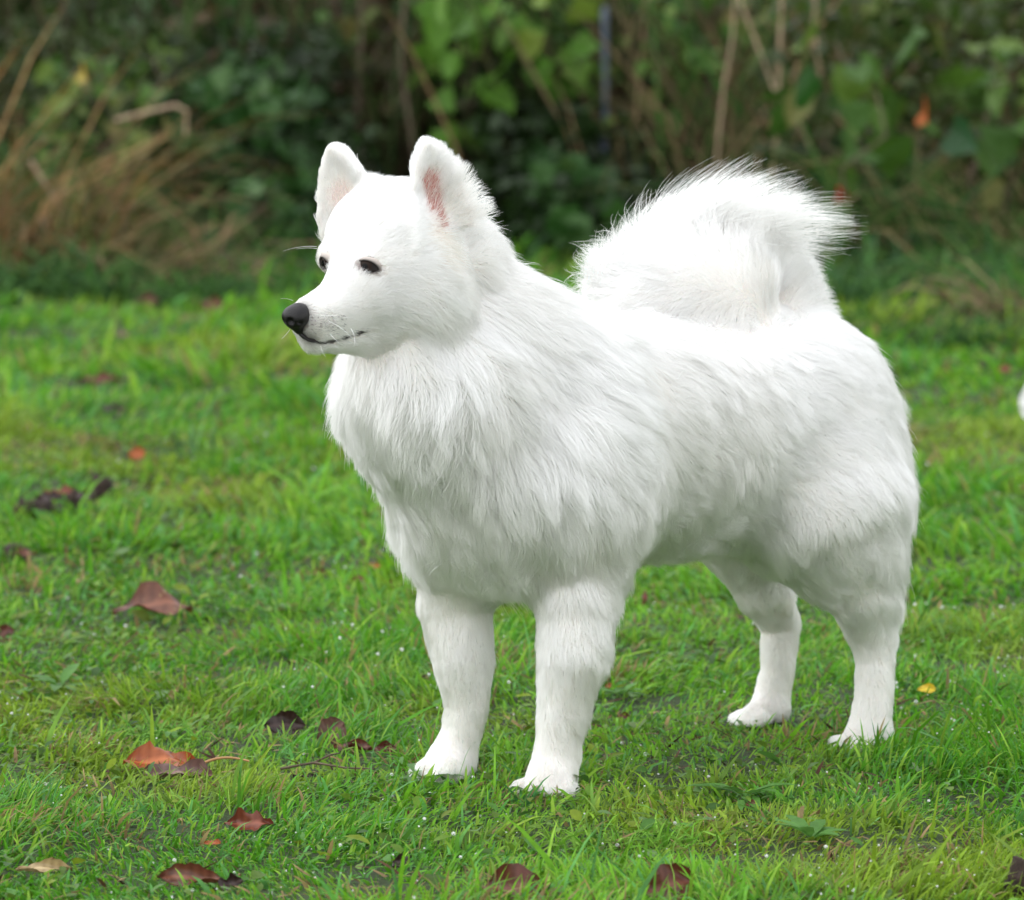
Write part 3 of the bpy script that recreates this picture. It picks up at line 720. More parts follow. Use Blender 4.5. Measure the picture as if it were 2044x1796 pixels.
b = k.principled(rough=.9); k.L.new(k.mix(1, r1.outputs[0], r2.outputs[0], 'MULTIPLY'), b.inputs['Base Color']); k.bump(n.outputs['Fac'], .8, .02, b); k.done(b)
tag(link('lawn_ground', mesh_np('lawn_ground', gv, gf, 4), k.m), kind='structure')

# ------------------------------------------------------------------ grass
def blades(name, X, Y, H, W, lean, curl, tint, rr, base_z=None, parent=None, mat=None, origin=(0, 0, 0), tipdark=.0, az=None):
    """tapered ribbons, three segments each"""
    n = len(X); az = rr.uniform(0, 2*np.pi, n) if az is None else az
    d = np.stack([np.cos(az), np.sin(az)], 1); face = rr.uniform(0, np.pi, n); s = np.stack([np.cos(face), np.sin(face)], 1)
    Z = ground_z(X, Y) if base_z is None else base_z
    Vt = np.zeros((n, 7, 3)); prof = [1, .95, .65, 0]
    for i, t in enumerate((0, .4, .75, 1.0)):
        th = lean + curl*t                       # angle from vertical grows along the blade
        h = H*t*np.cos(np.minimum(th, 1.75)*.85); o = H*t*np.sin(np.minimum(th, 1.75)*.85)
        cx, cy = X + d[:, 0]*o, Y + d[:, 1]*o; cz = Z - .003 + h
        w = W*prof[i]/2
        if i < 3:
            Vt[:, 2*i] = np.stack([cx - s[:, 0]*w, cy - s[:, 1]*w, cz], 1); Vt[:, 2*i+1] = np.stack([cx + s[:, 0]*w, cy + s[:, 1]*w, cz + w*.3], 1)
        else: Vt[:, 6] = np.stack([cx, cy, cz], 1)
    tri = np.array([(0, 1, 3), (0, 3, 2), (2, 3, 5), (2, 5, 4), (4, 5, 6)])
    F = (np.arange(n)[:, None, None]*7 + tri[None]).reshape(-1, 3)
    me = mesh_np(name, Vt.reshape(-1, 3) - np.array(origin), F, 3)
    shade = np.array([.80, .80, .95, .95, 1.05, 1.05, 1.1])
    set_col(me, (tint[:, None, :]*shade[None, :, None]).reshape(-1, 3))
    return link(name, me, mat, parent), Vt[:, 6]
grass_m = leafy('grass_blade', rough=.45, trans=.42, spec=.22, scale=90, var=.25)
def frustum_pts(rr, count, y0, y1, margin):
    Y = rr.uniform(y0, y1, count*2); half = (Y + 6)*.0776 + margin
    keep = rr.random(count*2) < half/half.max()
    Y = Y[keep][:count]; half = half[keep][:count]
    return rr.uniform(-1, 1, len(Y))*half, Y
G1 = np.array((.112, .275, .014)); G2 = np.array((.060, .200, .010)); G3 = np.array((.165, .300, .028)); G4 = np.array((.080, .230, .048)); ST = np.array((.38, .28, .12))
def grass_tint(X, Y, rr):
    n = len(X); a = nz2(X, Y, 1.1, 41, 4)[:, None]; u = rr.random((n, 1))
    wy = np.clip(a*1.3 + .35, 0, 1)
    c = G2*(1-wy) + G1*wy
    c = np.where(u < .22, G3, c); c = np.where((u > .22) & (u < .42), G4, c)
    yel = np.clip(nz2(X, Y, .8, 47, 4)*1.6 - .15, 0, .6)[:, None]
    c = c*(1-yel) + np.array((.190, .250, .022))*yel
    c = c*rr.uniform(.92, 1.85, (n, 1))*np.array((1.12, 1.10, 1.22))
    worn = np.clip(nz2(X, Y, 2.1, 49, 4)*1.8 - .55, 0, 1)
    st = rr.random(n) < .035 + .05*yel[:, 0] + .30*worn
    c[st] = ST*rr.uniform(.5, 1.1, (st.sum(), 1))
    return c
def lawn(name, n, y0, y1, margin, hs, ws, seed):
    rr = np.random.default_rng(seed)
    X, Y = frustum_pts(rr, n, y0, y1, margin)
    tall = np.clip(nz2(X, Y, 1.6, 53, 4)*1.5 + .25, 0, 1)
    thin = nz2(X, Y, 3.0, 57, 3)
    keep = rr.random(len(X)) < np.clip(.85 + thin*.9, .25, 1); X, Y, tall = X[keep], Y[keep], tall[keep]
    H = hs*(.012 + .019*tall)*rr.uniform(.55, 1.5, len(X)); 
    # tufts: blades of a tuft grow from one spot
    near_paw = np.zeros(len(X))
    for px, py in ((885, 1550), (1100, 1580), (1520, 1440), (1725, 1490)):
        g = ground(px, py); near_paw = np.maximum(near_paw, np.clip(1.4 - np.hypot(X - g.x, Y - g.y)/.05, 0, 1))
    H *= 1 - .6*near_paw
    W = ws*rr.uniform(.5, 1.6, len(X))
    long = rr.random(len(X)) < .02; H[long] *= 1.9; W[long] *= 1.5
    lean = np.abs(rr.normal(.45, .38, len(X))); curl = rr.uniform(.1, 1.3, len(X))
    az = nz2(X, Y, .9, 59, 3)*3.5 + rr.normal(0, 1.1, len(X))
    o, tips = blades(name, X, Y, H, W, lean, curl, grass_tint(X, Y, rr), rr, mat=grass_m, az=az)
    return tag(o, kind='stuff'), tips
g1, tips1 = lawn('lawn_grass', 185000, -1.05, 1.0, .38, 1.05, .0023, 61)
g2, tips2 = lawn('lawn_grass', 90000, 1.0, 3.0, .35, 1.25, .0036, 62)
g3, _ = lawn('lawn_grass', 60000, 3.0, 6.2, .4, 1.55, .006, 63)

# broad-leaved weeds between the blades
def leaflets(name, C, Dv, Up, L, W, tint, mat, parent=None, origin=(0, 0, 0), fold=.25, droop=.35):
    """oval leaves: C base points, Dv direction, Up rough normal; 8 triangles each"""
    n = len(C); S = nn(np.cross(Dv, Up)); U = nn(np.cross(S, Dv))
    rows = [(0, 0), (.22, .72), (.55, 1.0), (.85, .55), (1, 0)]
    Vt = [];
    for t, w in rows:
        c = C + Dv*(L*t)[:, None] - U*(L*droop*t*t)[:, None]
        if w == 0: Vt.append(c)
        else:
            e = S*(W*w/2)[:, None]; up = U*(W*w*fold/2)[:, None]
            Vt += [c - e + up, c, c + e + up]
    Vt = np.stack(Vt, 1)            # 0 | 1 2 3 | 4 5 6 | 7 8 9 | 10
    tri = np.array([(0, 2, 1), (0, 3, 2), (1, 2, 5), (1, 5, 4), (2, 3, 6), (2, 6, 5), (4, 5, 8), (4, 8, 7), (5, 6, 9), (5, 9, 8), (7, 8, 10), (8, 9, 10)])
    F = (np.arange(n)[:, None, None]*11 + tri[None]).reshape(-1, 3)
    me = mesh_np(name, Vt.reshape(-1, 3) - np.array(origin), F, 3)
    set_col(me, np.repeat(tint, 11, axis=0)); return link(name, me, mat, parent)
rr = np.random.default_rng(71)
X, Y = frustum_pts(rr, 24000, -1.0, 2.6, .3)
keep = rr.random(len(X)) < np.clip(.45 + nz2(X, Y, 1.9, 73, 3), .04, 1); X, Y = X[keep], Y[keep]
n = len(X); az = rr.uniform(0, 6.283, n); el = rr.uniform(-.1, .9, n)
Dv = np.stack([np.cos(az)*np.cos(el), np.sin(az)*np.cos(el), np.sin(el)], 1)
C = np.stack([X, Y, ground_z(X, Y) + rr.uniform(.002, .013, n)], 1)
L = rr.uniform(.005, .017, n); big = rr.random(n) < .05; L[big] *= 1.8
W = L*rr.uniform(.18, .7, n)
tint = np.where(rr.random((n, 1)) < .5, np.array((.08, .20, .035)), np.array((.12, .22, .025)))*rr.uniform(.45, 1.5, (n, 1))
tint[rr.random(n) < .25] *= np.array((1.5, 1.15, .8))
pale = rr.random(n) < .10; tint[pale] = np.array((.15, .26, .09))
weed_m = leafy('weed_leaf', rough=.5, trans=.35, spec=.25, scale=140, var=.2)
tag(leaflets('lawn_weeds', C, Dv, np.tile((0, 0, 1.0), (n, 1)) + rr.normal(0, .3, (n, 3)), L, W, tint, weed_m), kind='stuff')
# litter: short straw and bits of dead matter
X, Y = frustum_pts(rr, 9000, -1.0, 3.0, .3)
keep = rr.random(len(X)) < np.clip(.3 + nz2(X, Y, 1.6, 77, 4)*1.3, .05, 1); X, Y = X[keep], Y[keep]; n = len(X)
tint = np.where(rr.random((n, 1)) < .5, np.array((.34, .24, .11)), np.array((.11, .055, .03)))*rr.uniform(.5, 1.2, (n, 1))
o, _ = blades('lawn_litter', X, Y, rr.uniform(.008, .026, n), rr.uniform(.0012, .004, n), rr.uniform(.9, 1.7, n), rr.uniform(0, .4, n), tint, rr, base_z=ground_z(X, Y) + .008, mat=leafy('dead_litter', .7, .1, .2))
tag(o, kind='stuff')
# dew: half-opaque white body colour stands in for the glint of the drops
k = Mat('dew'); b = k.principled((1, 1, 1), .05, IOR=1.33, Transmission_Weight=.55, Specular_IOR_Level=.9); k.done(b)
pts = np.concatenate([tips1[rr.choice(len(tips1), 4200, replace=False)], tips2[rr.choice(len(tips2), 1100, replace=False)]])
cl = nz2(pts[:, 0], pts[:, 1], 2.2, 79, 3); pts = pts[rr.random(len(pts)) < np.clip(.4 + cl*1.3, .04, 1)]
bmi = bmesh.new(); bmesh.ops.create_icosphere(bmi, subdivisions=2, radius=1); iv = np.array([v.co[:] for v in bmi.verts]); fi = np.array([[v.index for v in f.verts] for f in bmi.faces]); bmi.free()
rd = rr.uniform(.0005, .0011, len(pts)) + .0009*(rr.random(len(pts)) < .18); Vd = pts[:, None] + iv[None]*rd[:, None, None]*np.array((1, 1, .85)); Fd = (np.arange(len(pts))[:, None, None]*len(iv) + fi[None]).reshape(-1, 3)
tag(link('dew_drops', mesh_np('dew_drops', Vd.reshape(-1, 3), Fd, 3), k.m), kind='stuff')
print('LAWN', len(g1.data.polygons) + len(g2.data.polygons) + len(g3.data.polygons), 'dew', len(pts))
# ------------------------------------------------------------------ hedge, undergrowth and dry grasses behind the lawn
hedge_m = leafy('hedge_leaf', rough=.5, trans=.35, spec=.35, scale=40, var=.3)
def leaf_object_mat(name, stops, rough=.42):
    """leaf colour drawn per object from a ramp"""
    k = Mat(name); oi = k.new('ShaderNodeObjectInfo'); r = k.ramp(stops, oi.outputs['Random']); n = k.noise(35)
    q = k.ramp([(.3, (.7, .7, .7)), (.7, (1.2, 1.2, 1.2))], n.outputs['Fac'])
    c = k.mix(1, r.outputs[0], q.outputs[0], 'MULTIPLY')
    b = k.principled(rough=rough, Specular_IOR_Level=.22); k.L.new(c, b.inputs['Base Color'])
    t = k.new('ShaderNodeBsdfTranslucent'); k.L.new(c, t.inputs['Color']); m = k.new('ShaderNodeMixShader'); m.inputs[0].default_value = .3
    k.L.new(b.outputs[0], m.inputs[1]); k.L.new(t.outputs[0], m.inputs[2]); return k.done(m)
M_bright = leaf_object_mat('hazel_leaf', [(0, (.075, .19, .018)), (.5, (.11, .25, .028)), (.85, (.13, .26, .035)), (1, (.20, .27, .04))])
M_dark = leaf_object_mat('ivy_leaf', [(0, (.020, .062, .013)), (.5, (.036, .105, .022)), (1, (.065, .14, .034))])
M_bramble = leaf_object_mat('bramble_leaf', [(0, (.040, .105, .014)), (.5, (.075, .165, .022)), (.85, (.12, .19, .030)), (1, (.15, .13, .04))])
def broad_leaf(name, shape, mat):
    """one unit-long leaf along +X with a midrib fold, wavy edge and droop; every leaf is its own small mesh"""
    V_, F_ = [], []; rows = 9; rr = random.Random(name)
    for i in range(rows):
        t = i/(rows-1)
        if shape == 'heart': w = .52*(math.sin(math.pi*min(1, t**.62))**.8) if 0 < t < 1 else 0
        elif shape == 'ivy': w = (.50*math.sin(math.pi*t**.6)**.7*(1 + .28*math.cos(t*16))) if 0 < t < 1 else 0
        else: w = .36*math.sin(math.pi*t**.85)**.9 if 0 < t < 1 else 0
        w *= 1 + .06*(-1)**i
        z = -.35*t*t + .05*math.sin(t*9)
        for s in (-1, -.5, 0, .5, 1):
            V_.append((t - .04*abs(s)*(1 if t < .5 else -1), s*w, z + abs(s)*w*.35 + rr.uniform(-.01, .01)))
    for i in range(rows-1):
        for j in range(4): F_.append((i*5+j, (i+1)*5+j, (i+1)*5+j+1, i*5+j+1))
    me = mesh_np(name, V_, F_, 4); me.materials.append(mat); return me
LEAFS = {'bright': [broad_leaf(f'broad_leaf', 'heart', M_bright) for _ in range(2)], 'dark': [broad_leaf('ivy_leaf', 'ivy', M_dark), broad_leaf('ivy_leaf', 'heart', M_dark)],
         'bramble': [broad_leaf('bramble_leaf', 'oval', M_bramble), broad_leaf('bramble_leaf', 'heart', M_bramble)]}
def one_leaf_mat(name, c):
    k = Mat(name); n = k.noise(30); b = k.principled(rough=.5)
    k.L.new(k.ramp([(.35, tuple(v*.6 for v in c)), (.65, tuple(min(1, v*1.3) for v in c))], n.outputs['Fac']).outputs[0], b.inputs['Base Color'])
    t = k.new('ShaderNodeBsdfTranslucent'); t.inputs['Color'].default_value = (*c, 1); m = k.new('ShaderNodeMixShader'); m.inputs[0].default_value = .3
    k.L.new(b.outputs[0], m.inputs[1]); k.L.new(t.outputs[0], m.inputs[2]); return k.done(m)
bark = Mat('bark'); n_ = bark.noise(60, 6); b_ = bark.principled(rough=.85)
bark.L.new(bark.ramp([(.3, (.06, .040, .025)), (.7, (.16, .12, .08))], n_.outputs['Fac']).outputs[0], b_.inputs['Base Color']); bark.bump(n_.outputs['Fac'], .6, .003, b_); bark.done(b_)
def tube_w(pts, r0, r1, seg=6):
    pts = np.array(pts, float); n = len(pts); T = nn(np.gradient(pts, axis=0)); A = nn(np.cross(T, (.13, .31, .2))); B = np.cross(T, A)
    rad = np.linspace(r0, r1, n); th = np.linspace(0, 2*np.pi, seg, endpoint=False)
    W = pts[:, None] + rad[:, None, None]*(A[:, None]*np.cos(th)[None, :, None] + B[:, None]*np.sin(th)[None, :, None])
    F = [(i*seg+j, i*seg+(j+1) % seg, (i+1)*seg+(j+1) % seg, (i+1)*seg+j) for i in range(n-1) for j in range(seg)]
    return W.reshape(-1, 3), np.array(F)
def join(parts):
    Vs, Fs, o = [], [], 0
    for a, b in parts: Vs.append(a); Fs.append(b + o); o += len(a)
    return np.concatenate(Vs), np.concatenate(Fs)
HR = random.Random(5)
def wander(p, q, n, amp):
    p, q = np.array(p, float), np.array(q, float)
    w = np.cumsum(np.array([[HR.gauss(0, 1) for _ in range(3)] for _ in range(n)]), 0)*amp/math.sqrt(n)
    t = np.linspace(0, 1, n)[:, None]; w = w - w[0] - t*(w[-1] - w[0]); return p + (q - p)*t + w
def shrub(label, cat, name, px0, px1, py0, py1, Y, kind, size, count, extra=None, stems=5, group=None, infill=900, tintc=None, depth=.35):
    """px/py box of the leafy part at depth Y; leaves are objects, stems and small inner leaves are parts"""
    c = at((px0+px1)/2, (py0+py1)/2, Y); a = at(px0, py1, Y); b_ = at(px1, py0, Y)
    base = Vector((c.x, Y + .1, float(ground_z(np.array([c.x]), np.array([Y + .1]))[0])))
    root = empty(name, base); tag(root, label, cat, group)
    tips = []
    for i in range(stems):
        q = (HR.uniform(a.x, b_.x), Y + HR.uniform(-.1, depth), HR.uniform(a.z, b_.z))
        p = (base.x + (q[0]-base.x)*.3 + HR.uniform(-.05, .05), base.y + HR.uniform(-.05, .1), base.z - .02)
        pts = wander(p, q, 12, .10); tips.append(pts)
        Vt, Ft = tube_w(pts - np.array(base), .006, .0018)
        link('stem', mesh_np('stem', Vt, Ft, 4), bark.m, root)
    for i in range(count):
        if HR.random() < .45 and tips:
            s = tips[HR.randrange(len(tips))]; p = s[HR.randrange(4, 12)] + np.array([HR.gauss(0, .03), HR.gauss(0, .05), HR.gauss(0, .03)])
            p[1] = min(p[1], Y + depth)
        else: p = np.array((HR.uniform(a.x, b_.x), Y + HR.random()**1.3*depth - .08, HR.uniform(a.z, b_.z)))
        if p[2] < .02: p[2] = .02 + HR.random()*.1
        me = HR.choice(LEAFS[kind]); o = bpy.data.objects.new('leaf', me); COL.objects.link(o); o.parent = root
        o.location = Vector(p) - base
        o.rotation_euler = (HR.uniform(-.9, .9), HR.uniform(-.2, 1.1), HR.choice((HR.uniform(-2.6, -.5), HR.uniform(0, 6.28))))
        sc = size*HR.uniform(.65, 1.25); o.scale = (sc, sc*HR.uniform(.8, 1.15), sc)
    rr = np.random.default_rng(HR.randrange(1 << 30)); n = infill
    n = int(n*1.5); C = np.stack([rr.uniform(a.x - .05, b_.x + .05, n), Y + .05 + rr.random(n)*depth*1.5, rr.uniform(max(a.z - .05, .02), b_.z + .05, n)], 1)
    az = rr.uniform(0, 6.28, n); el = rr.uniform(-1.1, .5, n)
    Dv = np.stack([np.cos(az)*np.cos(el), np.sin(az)*np.cos(el), np.sin(el)], 1)
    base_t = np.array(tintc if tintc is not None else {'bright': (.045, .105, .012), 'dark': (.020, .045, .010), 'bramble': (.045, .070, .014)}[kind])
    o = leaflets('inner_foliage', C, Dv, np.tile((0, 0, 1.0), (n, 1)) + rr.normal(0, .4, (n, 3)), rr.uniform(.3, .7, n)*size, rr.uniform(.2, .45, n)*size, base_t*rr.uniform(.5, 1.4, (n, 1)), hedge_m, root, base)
    o['kind'] = 'stuff'
    for (px, py, w, rot, col, nm, lab) in (extra or []):
        mm = one_leaf_mat(nm.replace('leaf', 'autumn_leaf'), col); p = at(px, py, Y - .10)
        me = broad_leaf('turned_leaf', 'heart', mm); o = bpy.data.objects.new('leaf', me); COL.objects.link(o); o.parent = root
        sc = w*mpp(Y); o.location = p - base; o.scale = (sc, sc, sc); o.rotation_euler = (1.2, .3, rot); o['label'] = lab
    return root
shrub('bright green broad-leaved bush at the top centre, left of the blue-grey stake', 'bush', 'leafy_bush', 840, 1190, -60, 185, 5.55, 'bright', 0.054, 131, stems=6, tintc=(.030, .075, .012))
shrub('dark bush of large leaves low in the hedge, midway between ears and tail', 'bush', 'leafy_bush', 1010, 1230, 290, 520, 5.25, 'dark', 0.061, 84, stems=4)
shrub('low dark bush just under the blue-grey stake base, between nape and tail', 'bush', 'leafy_bush', 1080, 1330, 420, 580, 5.0, 'dark', 0.054, 52, stems=3)
shrub('dark green ivy-like bush left of the dog\'s far ear, beside the dry grass', 'bush', 'leafy_bush', 370, 620, 130, 330, 5.3, 'dark', 0.054, 140, stems=5)
shrub('shadowy bush in the top left of the hedge with long dark leaves', 'bush', 'leafy_bush', 250, 640, -60, 130, 5.9, 'dark', 0.058, 122, stems=5)
shrub('low dark green bush behind the dog\'s face, where lawn meets hedge', 'bush', 'leafy_bush', 470, 680, 330, 500, 5.05, 'dark', 0.040, 87, stems=4)
shrub('bramble bush at upper right with one orange leaf and one deep green leaf', 'bush', 'bramble_bush', 1590, 2090, 60, 300, 4.75, 'bramble', 0.063, 73, stems=7, infill=420, depth=.4,
      extra=[(1850, 215, 62, -1.9, (.45, .11, .02), 'orange_leaf', 'orange turning leaf'), (1640, 168, 85, -2.6, (.020, .085, .010), 'deep_leaf', 'deep green glossy leaf'), (1900, 262, 80, -1.2, (.016, .075, .020), 'hanging_leaf', 'dark green hanging leaf')])
shrub('small green bush beside the dog\'s tail carrying one scarlet leaf', 'bush', 'leafy_bush', 1590, 1790, 350, 560, 4.9, 'dark', 0.050, 56, stems=4, infill=700,
      extra=[(1668, 395, 58, -1.3, (.42, .035, .012), 'scarlet_leaf', 'scarlet leaf'), ])
shrub('green bush rising at the top right corner over the brambles', 'bush', 'leafy_bush', 1620, 2080, -90, 60, 5.4, 'bramble', 0.050, 105, stems=6)
shrub('mid green bush peeping between brown stems above the dog\'s back', 'bush', 'leafy_bush', 1220, 1560, -60, 240, 5.5, 'bramble', 0.040, 122, stems=5, tintc=(.03, .06, .012))
shrub('pale green bush with a yellow leaf amid the dry grass at the left edge', 'bush', 'leafy_bush', 40, 330, 110, 400, 5.15, 'bramble', 0.037, 122, stems=5,
      extra=[(165, 140, 42, -1.6, (.42, .33, .04), 'yellow_leaf', 'yellow leaf'), (140, 415, 75, -1.5, (.30, .36, .04), 'lime_leaf', 'lime yellow hanging leaf')])
shrub('thin brownish bush behind the dog\'s ears with sparse green leaves', 'bush', 'leafy_bush', 610, 860, -40, 330, 5.8, 'bramble', 0.036, 105, stems=8, infill=500, tintc=(.055, .045, .020))

# dense undergrowth closing the view, on the bank
rr = np.random.default_rng(91); n = 52000
X = rr.uniform(-2.6, 2.6, n); Y = 5.6 + rr.random(n)**1.2*3.6; Z = ground_z(X, Y) + rr.random(n)*np.clip((Y - 5.3)*.9, .12, .75)
az = rr.uniform(0, 6.28, n); el = rr.uniform(-1.2, .6, n); Dv = np.stack([np.cos(az)*np.cos(el), np.sin(az)*np.cos(el), np.sin(el)], 1)
w1 = np.clip(nz2(X, Z + Y*.3, 1.3, 93, 4)*1.8 + .3, 0, 1)[:, None]
tint = (np.array((.040, .066, .014))*w1 + np.array((.075, .046, .020))*(1-w1))*rr.uniform(.4, 1.7, (n, 1))
tag(leaflets('undergrowth', np.stack([X, Y, Z], 1), Dv, np.tile((0, 0, 1.0), (n, 1)) + rr.normal(0, .5, (n, 3)), rr.uniform(.02, .055, n), rr.uniform(.012, .035, n), tint, hedge_m), kind='stuff')
k_ = 9000; X = rr.uniform(-2.4, 2.4, k_); Y = rr.uniform(5.5, 8.2, k_); right = (X > .05)
tint = np.where(right[:, None], np.array((.20, .15, .08)), np.array((.11, .09, .05)))*rr.uniform(.30, 1.15, (k_, 1))
grn = rr.random(k_) < .5; tint[grn] = np.array((.06, .12, .03))*rr.uniform(.6, 1.3, (grn.sum(), 1))
dry_m = leafy('dry_blade', rough=.7, trans=.25, spec=.2, scale=30, var=.3)
o, _ = blades('undergrowth_stalks', X, Y, rr.uniform(.25, .85, k_), rr.uniform(.003, .009, k_), np.abs(rr.normal(.12, .2, k_)), rr.uniform(0, .8, k_), tint, rr, mat=dry_m)
tag(o, kind='stuff')

# tufts of long grass: each a thing
def tuft(label, name, px, py, Y, count, h, w, cols, lean, curl, spread, cat='grass tuft', az=None, seed=0, group=None):
    rr = np.random.default_rng(1000 + seed); p = at(px, py, Y)
    x0, y0 = p.x, Y; root = empty(name, (x0, y0, float(ground_z(np.array([x0]), np.array([y0]))[0]))); tag(root, label, cat, group)
    X = x0 + rr.normal(0, spread, count); Yv = y0 + rr.normal(0, spread*.6, count)
    ci = rr.integers(0, len(cols), count); tint = np.array(cols)[ci]*rr.uniform(.6, 1.3, (count, 1))
    a = rr.uniform(0, 6.28, count) if az is None else az + rr.normal(0, .7, count)
    o, _ = blades('blades', X, Yv, h*rr.uniform(.45, 1.15, count), w*rr.uniform(.5, 1.4, count), np.abs(rr.normal(lean, .22, count)), curl*rr.uniform(.4, 1.5, count), tint, rr, mat=dry_m, parent=root, origin=tuple(root.location), az=a)
    o['kind'] = 'stuff'; return root
TAN = [(.26, .17, .09), (.20, .14, .07), (.32, .23, .13), (.12, .10, .05), (.08, .11, .03)]
ORG = [(.34, .17, .06), (.36, .22, .10), (.20, .12, .06), (.08, .12, .03)]
MIX = [(.30, .22, .11), (.10, .17, .04), (.16, .20, .06)]
GRN = [(.055, .15, .028), (.085, .20, .04), (.05, .13, .045)]
for i, a in enumerate([
  ('big orange-brown dry grass tuft fanning out at the left edge of the hedge', 'dry_grass_tuft', 5, 500, 4.7, 130, .48, .005, ORG, .25, .9, .08, 0.3),
  ('tan dry grass tuft leaning right, next to the orange-brown one on the left', 'dry_grass_tuft', 95, 530, 4.75, 110, .38, .005, TAN, .35, 1.1, .08, None),
  ('mixed green and straw grass tuft under the yellow hanging leaf', 'dry_grass_tuft', 180, 560, 4.75, 230, .24, .006, MIX, .5, 1.2, .08, None),
  ('low brown straw tuft bent over the lawn edge left of the dog\'s muzzle', 'dry_grass_tuft', 300, 580, 4.62, 150, .20, .006, TAN, .9, 1.0, .07, 0.0),
  ('curled brown straw tuft between lawn and dark bush, nearest the dog\'s nose', 'dry_grass_tuft', 390, 560, 4.75, 130, .22, .006, TAN, .6, 1.6, .05, None),
  ('fresh green long grass tuft at the foot of the left dry grasses', 'long_grass_tuft', 60, 590, 4.5, 260, .14, .006, GRN, .4, 1.0, .09, None),
  ('arching green grass tuft high in the hedge at upper left', 'long_grass_tuft', 330, 250, 5.6, 110, .42, .009, GRN, .3, 1.3, .05, None),
  ('tall green-blue grass tuft at the top left corner', 'long_grass_tuft', 60, 300, 5.3, 120, .40, .009, GRN, .3, 1.2, .08, None),
  ('green long grass tuft hiding the hedge foot behind the dog\'s muzzle', 'long_grass_tuft', 560, 560, 4.85, 300, .14, .006, GRN, .4, 1.0, .14, None),
  ('tall tan grass tuft standing upright above the dog\'s tail', 'dry_grass_tuft', 1450, 420, 5.3, 80, .62, .0055, TAN + GRN[:1], .10, .45, .13, None),
  ('pale tan stalk tuft behind the tail, left of the bramble', 'dry_grass_tuft', 1555, 430, 5.2, 60, .60, .0055, TAN + GRN[:1], .12, .5, .08, None),
  ('thin brown grass tuft right of the blue-grey stake', 'dry_grass_tuft', 1300, 430, 5.8, 70, .60, .006, [(.20, .14, .08), (.13, .10, .05)], .10, .5, .10, None),
  ('grey-brown grass tuft behind the dog\'s ears in the shade', 'dry_grass_tuft', 720, 380, 5.9, 160, .60, .008, [(.17, .12, .07), (.12, .10, .05)], .08, .4, .10, None),
  ('mixed straw and green tuft right of the dog\'s tail under the scarlet leaf', 'dry_grass_tuft', 1770, 600, 4.85, 300, .34, .006, MIX + GRN, .4, 1.0, .10, None),
  ('broad mixed grass tuft at the right edge, below the brambles', 'dry_grass_tuft', 1900, 600, 4.8, 360, .36, .006, MIX + GRN, .5, 1.1, .12, 3.0),
  ('brown bent straw tuft at the right edge where hedge meets lawn', 'dry_grass_tuft', 2040, 680, 4.1, 140, .20, .006, TAN, .8, 1.1, .05, 3.0),
  ('deep green long grass tuft along the hedge foot right of the dog\'s rump', 'long_grass_tuft', 1860, 650, 4.4, 380, .17, .006, GRN, .4, 1.0, .16, None),
  ('tan grass tuft seen through the brambles at upper right', 'dry_grass_tuft', 1720, 430, 5.4, 200, .55, .007, TAN + GRN, .15, .7, .12, None),
  ('olive grass tuft filling the hedge above the right grass edge', 'dry_grass_tuft', 1980, 450, 5.5, 260, .50, .007, MIX, .3, .9, .14, None),
]):
    tuft(*a[:2], a[2], a[3], a[4], a[5], a[6], a[7], a[8], a[9], a[10], a[11], az=a[12], seed=i)

# single dead stalks and canes
stalk = Mat('dead_stalk'); n_ = stalk.noise(40, 5); b_ = stalk.principled(rough=.75)
stalk.L.new(stalk.ramp([(.3, (.26, .17, .10)), (.7, (.48, .36, .25))], n_.outputs['Fac']).outputs[0], b_.inputs['Base Color']); stalk.done(b_)
def cane(label, name, pts, Y, r, branches=(), mat=None):
    W = np.array([at(px, py, Y + dy) for px, py, dy in pts]); root = empty(name, tuple(W[0])); tag(root, label, 'dead stem')
    def sm(P_):
        P_ = np.array(P_); t = np.linspace(0, len(P_)-1, len(P_)*5); return np.stack([np.interp(t, range(len(P_)), P_[:, i]) for i in range(3)], 1)
    Vt, Ft = tube_w(sm(W) - np.array(root.location), r, r*.7, 8); link('stem', mesh_np('stem', Vt, Ft, 4), mat or stalk.m, root)
    for bp in branches:
        B_ = np.array([at(px, py, Y + dy) for px, py, dy in bp]); Vt, Ft = tube_w(sm(B_) - np.array(root.location), r*.55, r*.3, 6)
        link('side_twig', mesh_np('side_twig', Vt, Ft, 4), mat or stalk.m, root)
    return root
cane('thick pale tan dead stem standing above the dog\'s tail, forked at a brown knot', 'dead_stem', [(1530, 440, 0), (1548, 300, 0), (1555, 150, 0), (1562, -60, 0)], 4.9, .0045, [[(1550, 190, 0), (1500, 60, .02), (1460, -40, .05)], [(1550, 190, 0), (1590, 240, 0), (1620, 300, 0)]])
cane('thin grey-tan dead stem with a bead-like knot, left of the thick pale one', 'dead_stem', [(1430, 330, 0), (1445, 170, 0), (1462, 80, 0), (1470, -60, 0)], 5.0, .0028)
cane('slim tan dead stem hanging behind the brambles', 'dead_stem', [(1760, 560, 0), (1745, 430, 0), (1740, 300, 0), (1725, 200, 0)], 5.0, .0038)
cane('brown dead stem right of the thick pale one, near the top edge', 'dead_stem', [(1640, 150, 0), (1625, 60, 0), (1628, -60, 0)], 5.1, .0042)
cane('bent tan stalk hooked over beside the ivy-like bush', 'dead_stem', [(230, 240, 0), (300, 222, 0), (350, 210, 0), (372, 222, 0), (370, 268, 0)], 4.9, .0038)
cane('tan stalk drooping through the left dry grass down to the lawn', 'dead_stem', [(60, 320, 0), (110, 400, 0), (135, 470, 0), (165, 500, -.05), (240, 550, -.1), (300, 590, -.2)], 4.75, .0040)
cane('brown stalk angled low over the lawn edge, left of the dog\'s nose', 'dead_stem', [(300, 580, 0), (350, 552, 0), (400, 560, 0), (430, 600, 0)], 4.6, .0040)
